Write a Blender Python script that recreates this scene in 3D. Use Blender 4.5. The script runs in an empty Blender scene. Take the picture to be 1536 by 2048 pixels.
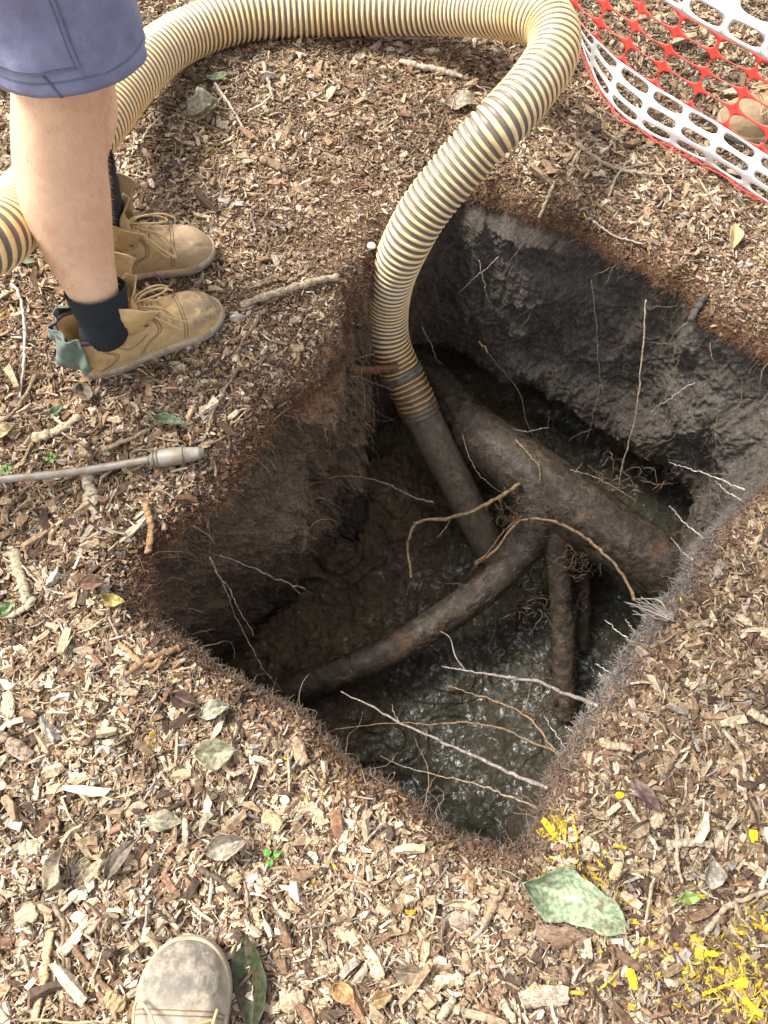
import bpy, bmesh, math, random
import numpy as np
from mathutils import Vector, Matrix
random.seed(7); RNG = np.random.default_rng(11)
C = bpy.context.scene.collection
R = math.radians

# ------------------------------------------------------------------ camera, sky, sun, exposure
H = 1.45; TILT = R(21.0); F = 1540.0
cd = bpy.data.cameras.new('camera'); cam = bpy.data.objects.new('camera', cd); C.objects.link(cam)
cam.location = (0, 0, H); cam.rotation_euler = (TILT, 0, 0)
cd.sensor_fit = 'VERTICAL'; cd.sensor_height = 24.0; cd.lens = 24.0*F/2048
cd.clip_start = 0.02; cd.clip_end = 500
bpy.context.scene.camera = cam
SUN_EL, SUN_AZ = 54.0, -66.0            # azimuth from +y, negative = to the left
w = bpy.data.worlds.new('World'); bpy.context.scene.world = w; w.use_nodes = True
nt = w.node_tree; nt.nodes.clear()
sky = nt.nodes.new('ShaderNodeTexSky'); sky.sky_type = 'NISHITA'; sky.sun_disc = False
sky.sun_elevation = R(SUN_EL); sky.sun_rotation = R(SUN_AZ); sky.air_density = 1.0; sky.dust_density = 4.0; sky.ozone_density = 1.0
hs = nt.nodes.new('ShaderNodeHueSaturation'); hs.inputs['Saturation'].default_value = 0.22
bg = nt.nodes.new('ShaderNodeBackground'); bg.inputs['Strength'].default_value = 0.14
wo = nt.nodes.new('ShaderNodeOutputWorld')
nt.links.new(sky.outputs[0], hs.inputs['Color']); nt.links.new(hs.outputs[0], bg.inputs[0]); nt.links.new(bg.outputs[0], wo.inputs[0])
sd = bpy.data.lights.new('sun', 'SUN'); sd.energy = 2.2; sd.angle = R(16); sd.color = (1.0, 0.95, 0.86)
sun = bpy.data.objects.new('sun', sd); C.objects.link(sun)
sv = Vector((math.sin(R(SUN_AZ))*math.cos(R(SUN_EL)), math.cos(R(SUN_AZ))*math.cos(R(SUN_EL)), math.sin(R(SUN_EL))))
sun.rotation_euler = sv.to_track_quat('Z', 'Y').to_euler()
vs = bpy.context.scene.view_settings
vs.view_transform = 'Standard'; vs.look = 'None'; vs.exposure = 1.45; vs.gamma = 1.0; vs.use_curve_mapping = False
bpy.context.scene.cycles.max_bounces = 6

# ------------------------------------------------------------------ helpers
ST, CT = math.sin(TILT), math.cos(TILT)
def ray(px, py):
    u = (px-768)/F; v = (1024-py)/F
    return np.array([u, ST+v*CT, -CT+v*ST])
def P(px, py, z=0.0):
    r = ray(px, py); t = (z-H)/r[2]
    return np.array([r[0]*t, r[1]*t, z])
def PD(px, py, d):
    r = ray(px, py)*d
    return np.array([r[0], r[1], H+r[2]])

def _h(ix, iy, iz):
    n = (ix.astype(np.int64)*374761393 + iy.astype(np.int64)*668265263 + iz.astype(np.int64)*2147483647) & 0xffffffff
    n = ((n ^ (n >> 13))*1274126177) & 0xffffffff
    n = n ^ (n >> 16)
    return (n & 0xffff)/32767.5-1.0
def vnoise(x, y, z=None):
    x = np.asarray(x, float); y = np.asarray(y, float)
    z = np.zeros_like(x) if z is None else np.asarray(z, float)
    xi, yi, zi = np.floor(x), np.floor(y), np.floor(z)
    fx, fy, fz = x-xi, y-yi, z-zi
    fx, fy, fz = [f*f*f*(f*(f*6-15)+10) for f in (fx, fy, fz)]
    xi, yi, zi = xi.astype(np.int64), yi.astype(np.int64), zi.astype(np.int64)
    out = 0
    for a in (0, 1):
        for b in (0, 1):
            for c in (0, 1):
                out = out + _h(xi+a, yi+b, zi+c)*(fx if a else 1-fx)*(fy if b else 1-fy)*(fz if c else 1-fz)
    return out
def fbm(x, y, z=None, o=4, g=0.5):
    z = np.zeros_like(np.asarray(x, float)) if z is None else z
    s = 0; a = 1; f = 1
    for i in range(o):
        s = s+a*vnoise(x*f+i*17.3, y*f+i*5.1, z*f+i*9.7); a *= g; f *= 2.03
    return s
def sm(x, a, b):
    t = np.clip((np.asarray(x, float)-a)/(b-a), 0, 1); return t*t*(3-2*t)

def mesh(name, V, Fc, mat, parent=None, col=None, attrs=None, smooth=True):
    """V (n,3); Fc (m,k) int array or list of such; one mesh object"""
    V = np.asarray(V, float)
    if not isinstance(Fc, list): Fc = [Fc]
    Fc = [np.asarray(f, np.int64) for f in Fc if len(f)]
    me = bpy.data.meshes.new(name)
    me.vertices.add(len(V)); me.vertices.foreach_set('co', V.astype(np.float32).ravel())
    nl = sum(f.size for f in Fc); nf = sum(len(f) for f in Fc)
    me.loops.add(nl); me.polygons.add(nf)
    me.loops.foreach_set('vertex_index', np.concatenate([f.ravel() for f in Fc]).astype(np.int32))
    tot = np.concatenate([np.full(len(f), f.shape[1]) for f in Fc]); st = np.concatenate([[0], np.cumsum(tot)[:-1]])
    me.polygons.foreach_set('loop_start', st.astype(np.int32))
    me.polygons.foreach_set('use_smooth', np.full(nf, smooth))
    me.update(calc_edges=True)
    if col is not None:
        a = me.color_attributes.new('Col', 'FLOAT_COLOR', 'POINT')
        c = np.ones((len(V), 4), np.float32); c[:, :3] = col; a.data.foreach_set('color', c.ravel())
    for k, v in (attrs or {}).items():
        v = np.asarray(v, np.float32)
        if v.ndim == 2:
            a = me.attributes.new(k, 'FLOAT_VECTOR', 'POINT'); a.data.foreach_set('vector', v.ravel())
        else:
            a = me.attributes.new(k, 'FLOAT', 'POINT'); a.data.foreach_set('value', v)
    me.validate()
    if mat: me.materials.append(mat)
    o = bpy.data.objects.new(name, me); C.objects.link(o)
    if parent is not None: o.parent = parent
    return o
def tag(o, label=None, cat=None, group=None, kind=None):
    if label: o['label'] = label
    if cat: o['category'] = cat
    if group: o['group'] = group
    if kind: o['kind'] = kind
    return o
def empty(name, loc, label, cat, group=None, rz=0.0):
    o = bpy.data.objects.new(name, None); C.objects.link(o); o.empty_display_size = 0.05
    o.location = loc; o.rotation_euler = (0, 0, rz)
    return tag(o, label, cat, group)

def grid_faces(nu, nv, closed_v=False, off=0):
    i = np.arange(nu-1)[:, None]; j = np.arange(nv if closed_v else nv-1)[None, :]
    j2 = (j+1) % nv
    return np.stack([i*nv+j, i*nv+j2, (i+1)*nv+j2, (i+1)*nv+j], -1).reshape(-1, 4)+off
def catmull(pts, n):
    pts = np.asarray(pts, float); p = np.vstack([2*pts[0]-pts[1], pts, 2*pts[-1]-pts[-2]])
    k = len(pts)-1; out = []
    for s in np.linspace(0, k-1e-9, n):
        i = int(s); t = s-i; a, b, c, d = p[i:i+4]
        out.append(0.5*((2*b)+(-a+c)*t+(2*a-5*b+4*c-d)*t*t+(-a+3*b-3*c+d)*t**3))
    return np.array(out)
def frames(pts):
    T = np.gradient(pts, axis=0); T /= np.linalg.norm(T, axis=1)[:, None]+1e-12
    n = np.cross(T[0], [0.31, 0.2, 0.93]); n /= np.linalg.norm(n)
    N = [n]
    for i in range(1, len(pts)):
        n = N[-1]-T[i]*np.dot(N[-1], T[i]); n /= np.linalg.norm(n)+1e-12; N.append(n)
    N = np.array(N); return T, N, np.cross(T, N)
def tube(pts, rad, k=8, cap=True, ell=None):
    """returns V, F list"""
    pts = np.asarray(pts, float); n = len(pts); rad = np.broadcast_to(rad, (n,)).astype(float)
    T, N, B = frames(pts); a = np.linspace(0, 2*np.pi, k, endpoint=False)
    V = pts[:, None]+rad[:, None, None]*(np.cos(a)[None, :, None]*N[:, None]+np.sin(a)[None, :, None]*B[:, None])
    V = V.reshape(-1, 3); Fq = grid_faces(n, k, True); Ft = []
    if cap:
        V = np.vstack([V, pts[0]-T[0]*rad[0]*0.4, pts[-1]+T[-1]*rad[-1]*0.4]); b = n*k
        Ft = [[b, (j+1) % k, j] for j in range(k)]+[[b+1, (n-1)*k+j, (n-1)*k+(j+1) % k] for j in range(k)]
    return V, [Fq, np.array(Ft, np.int64).reshape(-1, 3)]
class MB:
    def __init__(s): s.V = []; s.Q = []; s.T = []; s.n = 0; s.c = []; s.l = []
    def add(s, V, Fl, col=(1, 1, 1), loc=None):
        if not isinstance(Fl, list): Fl = [Fl]
        for f in Fl:
            f = np.asarray(f)
            if len(f) == 0: continue
            (s.Q if f.shape[1] == 4 else s.T).append(f+s.n)
        s.V.append(V); s.n += len(V); s.c.append(np.broadcast_to(np.asarray(col, float), (len(V), 3)))
        s.l.append(V if loc is None else loc)
        return s
    def build(s, name, mat, parent=None, smooth=True):
        Fl = [np.vstack(x) for x in (s.Q, s.T) if x]
        return mesh(name, np.vstack(s.V), Fl, mat, parent, np.vstack(s.c), {'loc': np.vstack(s.l)}, smooth)

# ------------------------------------------------------------------ materials
def newmat(name):
    m = bpy.data.materials.new(name); m.use_nodes = True; t = m.node_tree
    b = t.nodes['Principled BSDF']; return m, t, b
def N_(t, typ, **kw):
    n = t.nodes.new(typ)
    for k, v in kw.items():
        if k.startswith('i_'):
            kk = k[2:]; n.inputs[int(kk) if kk.isdigit() else kk].default_value = v
        else: setattr(n, k, v)
    return n
def coords(t, attr=None, scale=(1, 1, 1)):
    if attr:
        a = N_(t, 'ShaderNodeAttribute', attribute_name=attr); o = a.outputs['Vector']
    else:
        a = N_(t, 'ShaderNodeTexCoord'); o = a.outputs['Object']
    m = N_(t, 'ShaderNodeMapping'); m.inputs['Scale'].default_value = scale
    t.links.new(o, m.inputs[0]); return m.outputs[0]
def noise(t, vec, scale, detail=4, rough=0.6, dist=0.0):
    n = N_(t, 'ShaderNodeTexNoise'); n.inputs['Scale'].default_value = scale; n.inputs['Detail'].default_value = detail
    n.inputs['Roughness'].default_value = rough; n.inputs['Distortion'].default_value = dist
    t.links.new(vec, n.inputs['Vector']); return n.outputs['Fac']
def ramp(t, fac, stops):
    r = N_(t, 'ShaderNodeValToRGB'); e = r.color_ramp.elements
    while len(e) < len(stops): e.new(0.5)
    for x, (p, c) in zip(e, stops): x.position = p; x.color = (*c, 1) if len(c) == 3 else c
    t.links.new(fac, r.inputs[0]); return r.outputs[0]
def mix(t, fac, a, b, blend='MIX'):
    m = N_(t, 'ShaderNodeMix', data_type='RGBA', blend_type=blend)
    for s, v in ((m.inputs[0], fac), (m.inputs[6], a), (m.inputs[7], b)):
        if hasattr(v, 'node'): t.links.new(v, s)
        elif isinstance(v, (int, float)): s.default_value = v
        else: s.default_value = (*v, 1)
    return m.outputs[2]
def math_(t, op, a, b=0.0, clamp=False):
    m = N_(t, 'ShaderNodeMath', operation=op, use_clamp=clamp)
    for s, v in ((m.inputs[0], a), (m.inputs[1], b)):
        if hasattr(v, 'node'): t.links.new(v, s)
        else: s.default_value = v
    return m.outputs[0]
def bump(t, b, hgt, strength=0.5, dist=0.002, prev=None):
    n = N_(t, 'ShaderNodeBump'); n.inputs['Strength'].default_value = strength; n.inputs['Distance'].default_value = dist
    t.links.new(hgt, n.inputs['Height'])
    if prev is not None: t.links.new(prev, n.inputs['Normal'])
    t.links.new(n.outputs[0], b.inputs['Normal']); return n.outputs[0]
def vmat(name, rough=0.85, grain=(6, 60, 60), gscale=10, gamt=0.5, bmp=0.4, spec=0.3):
    """colour attribute x stretched grain"""
    m, t, b = newmat(name)
    a = N_(t, 'ShaderNodeAttribute', attribute_name='Col').outputs['Color']
    v = coords(t, 'loc', grain); n = noise(t, v, gscale, 3)
    g = ramp(t, n, [(0.33, (1-gamt,)*3), (0.6, (1.15,)*3)])
    nb = noise(t, coords(t, 'loc', (40, 40, 40)), 3, 4); g = mix(t, 1.0, g, ramp(t, nb, [(0.38, (1-gamt*.7,)*3), (0.6, (1.08,)*3)]), 'MULTIPLY')
    t.links.new(mix(t, 1.0, a, g, 'MULTIPLY'), b.inputs['Base Color'])
    b.inputs['Roughness'].default_value = rough; b.inputs['Specular IOR Level'].default_value = spec
    bump(t, b, n, bmp, 0.001); return m
M = {}
M['chip'] = vmat('wood_chip', 0.8, (10, 90, 90), 10, 0.58, 0.8)
M['stick'] = vmat('stick', 0.85, (60, 60, 60), 3, 0.45, 0.5)
M['leaf'] = vmat('leaf', 0.6, (40, 40, 40), 3, 0.35, 0.25, 0.35)
M['fibre'] = vmat('fibre', 0.9, (40, 40, 40), 2, 0.2, 0.1)
M['root'] = vmat('thin_root', 0.6, (60, 60, 60), 3, 0.55, 0.5)
# --- ground under the mulch
m, t, b = newmat('ground'); v = coords(t)
n1 = noise(t, v, 70, 6, 0.7); n2 = noise(t, v, 6, 3)
vo = N_(t, 'ShaderNodeTexVoronoi'); vo.inputs['Scale'].default_value = 95; vo.inputs['Randomness'].default_value = 1
t.links.new(v, vo.inputs['Vector'])
c1 = ramp(t, n1, [(0.3, (.055, .03, .017)), (0.5, (.14, .08, .045)), (0.7, (.30, .2, .12))])
c2 = ramp(t, vo.outputs['Color'], [(0.2, (.45, .42, .4)), (0.8, (1.3, 1.25, 1.15))])
c = mix(t, 1.0, c1, c2, 'MULTIPLY')
t.links.new(mix(t, 0.5, c, ramp(t, n2, [(0.35, (.5, .45, .42)), (0.65, (1.1, 1.1, 1.1))]), 'MULTIPLY'), b.inputs['Base Color'])
b.inputs['Roughness'].default_value = 0.95; bump(t, b, math_(t, 'ADD', n1, vo.outputs['Distance']), 0.9, 0.006); M['ground'] = m
# --- pit wall: colour attribute holds the soil's own colour
m, t, b = newmat('pit_wall'); v = coords(t)
a = N_(t, 'ShaderNodeAttribute', attribute_name='Col').outputs['Color']
n1 = noise(t, v, 40, 8, 0.7); n2 = noise(t, v, 160, 5, 0.7); n3 = noise(t, v, 5, 4)
c = mix(t, 1.0, a, ramp(t, n1, [(0.3, (.50, .46, .43)), (0.68, (1.3, 1.3, 1.27))]), 'MULTIPLY')
c = mix(t, 1.0, c, ramp(t, n2, [(0.35, (.55, .54, .53)), (0.7, (1.55, 1.5, 1.45))]), 'MULTIPLY')
t.links.new(c, b.inputs['Base Color'])
wt = N_(t, 'ShaderNodeAttribute', attribute_name='wet').outputs['Fac']
wn = math_(t, 'MULTIPLY', wt, ramp(t, n3, [(0.4, (0, 0, 0)), (0.6, (1, 1, 1))]))
rr = N_(t, 'ShaderNodeMapRange'); rr.inputs['To Min'].default_value = 0.9; rr.inputs['To Max'].default_value = 0.3
t.links.new(wn, rr.inputs[0]); t.links.new(rr.outputs[0], b.inputs['Roughness'])
p = bump(t, b, n1, 0.8, 0.008); bump(t, b, n2, 0.8, 0.003, p); M['wall'] = m
# --- mud floor
m, t, b = newmat('mud'); v = coords(t)
n1 = noise(t, v, 45, 8, 0.68, 0.6); n2 = noise(t, v, 3.5, 3); n4 = noise(t, v, 190, 3, 0.6, 0.5)
a = N_(t, 'ShaderNodeAttribute', attribute_name='Col').outputs['Color']
c = mix(t, 1.0, a, ramp(t, n1, [(0.35, (.55, .55, .52)), (0.7, (1.5, 1.5, 1.45))]), 'MULTIPLY')
t.links.new(c, b.inputs['Base Color'])
wt = N_(t, 'ShaderNodeAttribute', attribute_name='wet').outputs['Fac']
n5 = noise(t, v, 22, 6, 0.75, 0.8); n6 = noise(t, v, 5, 3)
wk = math_(t, 'ADD', math_(t, 'MULTIPLY', n5, 0.75), math_(t, 'ADD', math_(t, 'MULTIPLY', n6, 0.35), math_(t, 'MULTIPLY', wt, 0.085)))
wm = ramp(t, wk, [(0.600, (0, 0, 0)), (0.66, (1, 1, 1))])
t.links.new(ramp(t, wm, [(0, (.62,)*3), (1, (.07,)*3)]), b.inputs['Roughness'])
t.links.new(ramp(t, wm, [(0, (.22,)*3), (1, (.6,)*3)]), b.inputs['Specular IOR Level']); b.inputs['IOR'].default_value = 1.55
p = bump(t, b, n1, 1.0, 0.012); bump(t, b, n4, 0.5, 0.003, p)
gl_ = noise(t, v, 38, 6, 0.62, 0.8); bc = N_(t, 'ShaderNodeBump'); bc.inputs['Strength'].default_value = 0.45; bc.inputs['Distance'].default_value = 0.010; t.links.new(gl_, bc.inputs['Height'])
t.links.new(bc.outputs[0], b.inputs['Coat Normal']); t.links.new(math_(t, 'MULTIPLY', wm, ramp(t, gl_, [(0.44, (0,)*3), (0.56, (1, 1, 1))])), b.inputs['Coat Weight'])
b.inputs['Coat IOR'].default_value = 1.6; b.inputs['Coat Roughness'].default_value = 0.06; M['mud'] = m
# --- big root
m, t, b = newmat('root_bark'); v = coords(t)
n1 = noise(t, v, 38, 6, 0.7); n2 = noise(t, v, 7, 4, 0.6); n3 = noise(t, v, 150, 4, 0.7)
c = ramp(t, n1, [(0.3, (.014, .009, .006)), (0.5, (.046, .032, .020)), (0.70, (.11, .082, .056))])
c = mix(t, ramp(t, n2, [(0.60, (0, 0, 0)), (0.74, (.8, .8, .8))]), c, (.15, .062, .03))
c = mix(t, 0.7, c, ramp(t, n3, [(0.35, (.5, .5, .5)), (0.7, (1.5, 1.5, 1.5))]), 'MULTIPLY')
t.links.new(c, b.inputs['Base Color'])
t.links.new(ramp(t, n2, [(0.35, (.22,)*3), (0.6, (.6,)*3)]), b.inputs['Roughness'])
n7 = noise(t, v, 24, 6, 0.75, 0.6)
wr7 = ramp(t, n7, [(0.46, (.72,)*3), (0.56, (.24,)*3)]); t.links.new(wr7, b.inputs['Roughness'])
p = bump(t, b, n1, 0.9, 0.005); p = bump(t, b, n7, 0.6, 0.006, p); bump(t, b, n3, 0.9, 0.003, p); M['bigroot'] = m
# --- muddy pipe
m, t, b = newmat('muddy_pipe'); v = coords(t)
n1 = noise(t, v, 60, 8, 0.75); n3 = noise(t, v, 200, 4, 0.7)
c = ramp(t, n1, [(0.3, (.06, .045, .03)), (0.52, (.14, .11, .078)), (0.75, (.24, .2, .15))])
t.links.new(c, b.inputs['Base Color']); b.inputs['Roughness'].default_value = 0.42
p = bump(t, b, n1, 0.7, 0.003); bump(t, b, n3, 0.6, 0.0012, p); M['pipe'] = m
# --- ribbed hose
m, t, b = newmat('ribbed_hose'); v = coords(t)
rib = N_(t, 'ShaderNodeAttribute', attribute_name='rib').outputs['Fac']; md = N_(t, 'ShaderNodeAttribute', attribute_name='mud').outputs['Fac']
n1 = noise(t, v, 25, 5, 0.7); n2 = noise(t, v, 260, 4, 0.7); n3 = noise(t, v, 9, 3)
ribc = mix(t, ramp(t, n3, [(0.4, (0, 0, 0)), (0.62, (1, 1, 1))]), (.84, .60, .28), (.80, .64, .40))
ribc = mix(t, ramp(t, n1, [(0.50, (0, 0, 0)), (0.68, (.55,)*3)]), mix(t, ramp(t, n2, [(0.58, (0, 0, 0)), (0.70, (.6,)*3)]), ribc, (.25, .16, .08)), (.62, .40, .18))
gap = mix(t, n1, (.10, .080, .058), (.20, .17, .135))
gap = mix(t, ramp(t, n2, [(0.45, (0, 0, 0)), (0.7, (.6,)*3)]), gap, (.26, .22, .17))
c = mix(t, ramp(t, rib, [(0.42, (0, 0, 0)), (0.55, (1, 1, 1))]), gap, ribc)
mm = math_(t, 'ADD', math_(t, 'MULTIPLY', md, 2.2), math_(t, 'MULTIPLY', math_(t, 'SUBTRACT', n1, 0.5), math_(t, 'MULTIPLY', md, 3.0)))
mm = math_(t, 'SUBTRACT', mm, math_(t, 'MULTIPLY', rib, 0.75), True)
og = mix(t, math_(t, 'MULTIPLY', md, 1.6, True), c, (.92, .60, .30), 'MULTIPLY')
c = mix(t, mm, og, (.11, .085, .06))
t.links.new(c, b.inputs['Base Color']); b.inputs['Roughness'].default_value = 0.38
bump(t, b, n2, 0.25, 0.001); M['hose'] = m
def simple(name, col, rough=0.7, var=0.25, sc=40, bmp=0.2, metal=0.0, dist=0.001, col2=None, sc2=8, lo=0.45, hi=0.6, sss=0):
    m, t, b = newmat(name); v = coords(t); n = noise(t, v, sc, 5, 0.65)
    c = mix(t, n, tuple(x*(1-var) for x in col), tuple(min(1, x*(1+var)) for x in col))
    if col2:
        n2 = noise(t, v, sc2, 6, 0.7); c = mix(t, ramp(t, n2, [(lo, (0, 0, 0)), (hi, (1, 1, 1))]), c, col2)
    t.links.new(c, b.inputs['Base Color']); b.inputs['Roughness'].default_value = rough; b.inputs['Metallic'].default_value = metal
    if sss: b.inputs['Subsurface Weight'].default_value = sss; b.inputs['Subsurface Scale'].default_value = 0.01; b.inputs['Subsurface Radius'].default_value = (1, .35, .2)
    bump(t, b, n, bmp, dist); M[name] = m; return m
simple('skin', (.80, .52, .35), 0.48, 0.14, 30, 0.25, col2=(.70, .37, .25), sc2=7, lo=.48, hi=.72, sss=0.15)
def leather(name, base, scuff, lo=.46, hi=.62, toe=(.20, .16, .12)):
    m, t, b = newmat(name); v = coords(t)
    n1 = noise(t, v, 14, 6, 0.7, 0.4); n2 = noise(t, v, 120, 5, 0.7); n3 = noise(t, v, 45, 5, 0.75)
    c = mix(t, n2, tuple(x*.82 for x in base), tuple(min(1, x*1.12) for x in base))
    c = mix(t, ramp(t, n1, [(lo, (0, 0, 0)), (hi, (.85,)*3)]), c, scuff)
    ta = N_(t, 'ShaderNodeAttribute', attribute_name='toe').outputs['Fac']
    k = math_(t, 'MULTIPLY', ta, ramp(t, n3, [(0.32, (.2,)*3), (0.68, (1, 1, 1))]), True)
    c = mix(t, k, c, toe); c = mix(t, ramp(t, n3, [(0.52, (0, 0, 0)), (0.70, (.55,)*3)]), c, tuple(x*.45 for x in base))
    t.links.new(c, b.inputs['Base Color']); b.inputs['Roughness'].default_value = 0.72
    p = bump(t, b, n1, 0.4, 0.003); bump(t, b, n2, 0.35, 0.0008, p); M[name] = m
leather('tan_leather', (.64, .43, .19), (.46, .31, .15), toe=(.16, .12, .085))
leather('brown_leather', (.46, .32, .15), (.34, .23, .12), toe=(.30, .22, .14))
leather('pale_leather', (.56, .47, .35), (.36, .30, .23), lo=.44, hi=.56, toe=(.10, .088, .078))
simple('boot_sole', (.16, .16, .15), 0.8, 0.3, 60, 0.4, col2=(.36, .30, .22), sc2=25)
simple('midsole', (.46, .37, .25), 0.8, 0.2, 60, 0.4, col2=(.30, .23, .15), sc2=25)
simple('lace', (.52, .38, .20), 0.9, 0.25, 300, 0.5)
simple('boot_thread', (.20, .13, .07), 0.9, 0.3, 300, 0.4)
simple('lining', (.10, .055, .07), 0.9, 0.3, 300, 0.5)
simple('eyelet_metal', (.22, .2, .15), 0.35, 0.2, 80, 0.1, 1.0)
simple('sock_cloth', (.012, .016, .022), 0.95, 0.4, 400, 0.6)
simple('green_cloth', (.12, .16, .125), 0.9, 0.2, 60, 0.3, col2=(.16, .205, .165), sc2=20)
simple('shirt_cloth', (.55, .30, .06), 0.9, 0.1, 200, 0.3)
simple('hair', (.10, .06, .03), 0.7, 0.3, 200, 0.6)
simple('leg_hair', (.62, .42, .24), 0.5, 0.2, 100, 0.0)
simple('net_white', (.86, .86, .86), 0.38, 0.05, 60, 0.15)
simple('net_red', (.78, .085, .065), 0.35, 0.15, 60, 0.15)
simple('grey_metal', (.30, .27, .23), 0.45, 0.35, 90, 0.4, 0.1, col2=(.24, .18, .12), sc2=30)
simple('tape', (.17, .15, .125), 0.4, 0.4, 80, 0.6, col2=(.10, .08, .06), sc2=30)
simple('dark_steel', (.03, .03, .03), 0.6, 0.4, 40, 0.3)
# shorts cloth: faded blue twill
m, t, b = newmat('blue_twill'); v = coords(t)
n1 = noise(t, v, 12, 5, 0.7); n2 = noise(t, v, 900, 2)
c = mix(t, ramp(t, n1, [(.35, (0, 0, 0)), (.65, (1, 1, 1))]), (.15, .16, .28), (.25, .26, .40))
t.links.new(mix(t, 0.5, c, ramp(t, n2, [(.3, (.7,)*3), (.7, (1.2,)*3)]), 'MULTIPLY'), b.inputs['Base Color'])
b.inputs['Roughness'].default_value = 0.9; b.inputs['Sheen Weight'].default_value = 0.2
p = bump(t, b, n1, 0.35, 0.008); bump(t, b, n2, 0.3, 0.0005, p); M['twill'] = m
simple('seam_thread', (.12, .13, .2), 0.9, 0.2, 300, 0.3)

# ------------------------------------------------------------------ rim of the pit
rim_px = [(262,1190),(285,1110),(335,1050),(420,1000),(470,955),(500,890),(560,805),(620,757),(675,722),(698,690),(692,640),(694,592),
 (716,560),(742,520),(772,478),(812,432),(855,388),(905,362),(950,372),(1000,388),(1060,412),(1130,440),(1180,457),(1230,490),(1300,520),(1370,560),
 (1412,618),(1470,650),(1536,680),(1610,725),(1650,810),(1612,900),(1536,965),(1480,1020),(1440,1060),(1390,1120),(1330,1200),
 (1290,1262),(1240,1340),(1200,1400),(1150,1480),(1105,1560),(1085,1640),(1055,1692),(1000,1695),(940,1682),(880,1655),(800,1597),
 (740,1558),(690,1520),(640,1470),(600,1430),(520,1385),(420,1330),(365,1288),(310,1250),(275,1220)]
rp = np.array([P(x, y, -0.015)[:2] for x, y in rim_px])
# resample closed polyline
NT = 1400
cl = np.vstack([rp, rp[:1]]); seg = np.linalg.norm(np.diff(cl, axis=0), axis=1); cum = np.concatenate([[0], np.cumsum(seg)]); PER = cum[-1]
s_ = np.linspace(0, PER, NT, endpoint=False)
rim = np.stack([np.interp(s_, cum, cl[:, 0]), np.interp(s_, cum, cl[:, 1])], 1)
for _ in range(10): rim = (np.roll(rim, 1, 0)+2*rim+np.roll(rim, -1, 0))/4
PC = P(900, 1050, -0.0)[:2]
dirv = rim-PC; RL = np.linalg.norm(dirv, axis=1); dirn = dirv/RL[:, None]
ragged = 0.010*fbm(rim[:, 0]*14, rim[:, 1]*14, o=3)+0.004*fbm(rim[:, 0]*60, rim[:, 1]*60, o=2)
rim = rim+dirn*ragged[:, None]; RL = RL+ragged
ANG = np.arctan2(dirn[:, 1], dirn[:, 0]); order = np.argsort(ANG); ANG_s = ANG[order]; RL_s = RL[order]
def rimdist(x, y):
    """signed radial distance outside the rim (approx)"""
    dx, dy = x-PC[0], y-PC[1]; a = np.arctan2(dy, dx); r = np.hypot(dx, dy)
    return r-np.interp(a, ANG_s, RL_s, period=2*np.pi)
def gz(x, y):
    x = np.asarray(x, float); y = np.asarray(y, float)
    d = np.maximum(rimdist(x, y), 0)
    far = np.clip(np.hypot(x, y)/6, 0, 1)
    return 0.016*fbm(x*2.3, y*2.3, o=3)*(0.3+0.7*sm(d, 0, .15)) + 0.005*fbm(x*22, y*22, o=3) - 0.04*np.exp(-d/0.035) - 0.02*np.exp(-d/0.12) - 0.0*far

# outer ground sheet
offs = np.concatenate([[0], np.cumsum(0.004*1.028**np.arange(270))])
offs = np.append(offs, [offs[-1]+20, offs[-1]+80, offs[-1]+220])
V = []
for o_ in offs:
    rr_ = np.minimum(o_/1.0, 1)
    d2 = dirn
    V.append(rim+d2*o_)
V = np.array(V); Z = gz(V[..., 0], V[..., 1]); Z[-3:] = 0
ground = mesh('ground', np.concatenate([V, Z[..., None]], -1).reshape(-1, 3), grid_faces(len(offs), NT, True), M['ground'])
tag(ground, kind='structure')

# pit wall
NS = 300; DEPTH = 0.86
ss = np.linspace(0, 1, NS)[:, None]
near = sm(-dirn[:, 1], 0.08, 0.45)[None, :]
leftness = sm(-dirn[:, 0], -0.15, 0.45)[None, :]*(1-near)          # 1 on the left side
backright = (sm(dirn[:, 0], -0.1, 0.35)*sm(dirn[:, 1], -0.35, 0.1))[None, :]
rlow_ = (sm(dirn[:, 0], .25, .6)*sm(-dirn[:, 1], -.22, .05))[None, :]*(1-near)
outset = (-0.07*leftness*ss**1.2 + backright*(-0.03*sm(ss, 0, .5)-0.05*sm(ss, .5, .68)+0.17*sm(ss, .72, .90)) + rlow_*(0.03*sm(ss, 0, .04)+0.15*sm(ss, .03, .40)) + near*(0.05*sm(ss, 0, .05)+0.10*sm(ss, .05, .4)))
X = rim[None, :, 0]; Y = rim[None, :, 1]; ZZ = -(gz(rim[:, 0], rim[:, 1])*0)[None, :] - ss*DEPTH
nx, ny, nz = X*1.0+0*ss, Y*1.0+0*ss, ZZ+0*X
big = fbm(nx*3.2, ny*3.2, nz*3.2, 3); med = fbm(nx*13, ny*13, nz*13, 4, .55); fine = fbm(nx*60, ny*60, nz*60, 3, .6)
rdg = 1-np.abs(fbm(nx*8, ny*8, nz*5, 3))
env = sm(ss, 0, .06)
amp = 0.055*big + 0.022*med*(0.28+1.45*leftness) + 0.006*fine*(1+0.8*leftness) - 0.012*rdg*(.3+leftness)
caves = -np.clip(fbm(nx*6+3, ny*6, nz*7, 2)-0.55, 0, 1)*0.10*leftness
disp = outset+env*(amp-caves)+(1-env)*0.0
z0 = gz(rim[:, 0], rim[:, 1])[None, :]
WX = X+dirn[None, :, 0]*disp; WY = Y+dirn[None, :, 1]*disp; WZ = z0*(1-ss)+ZZ
WZ = WZ+env*0.008*med
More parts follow.
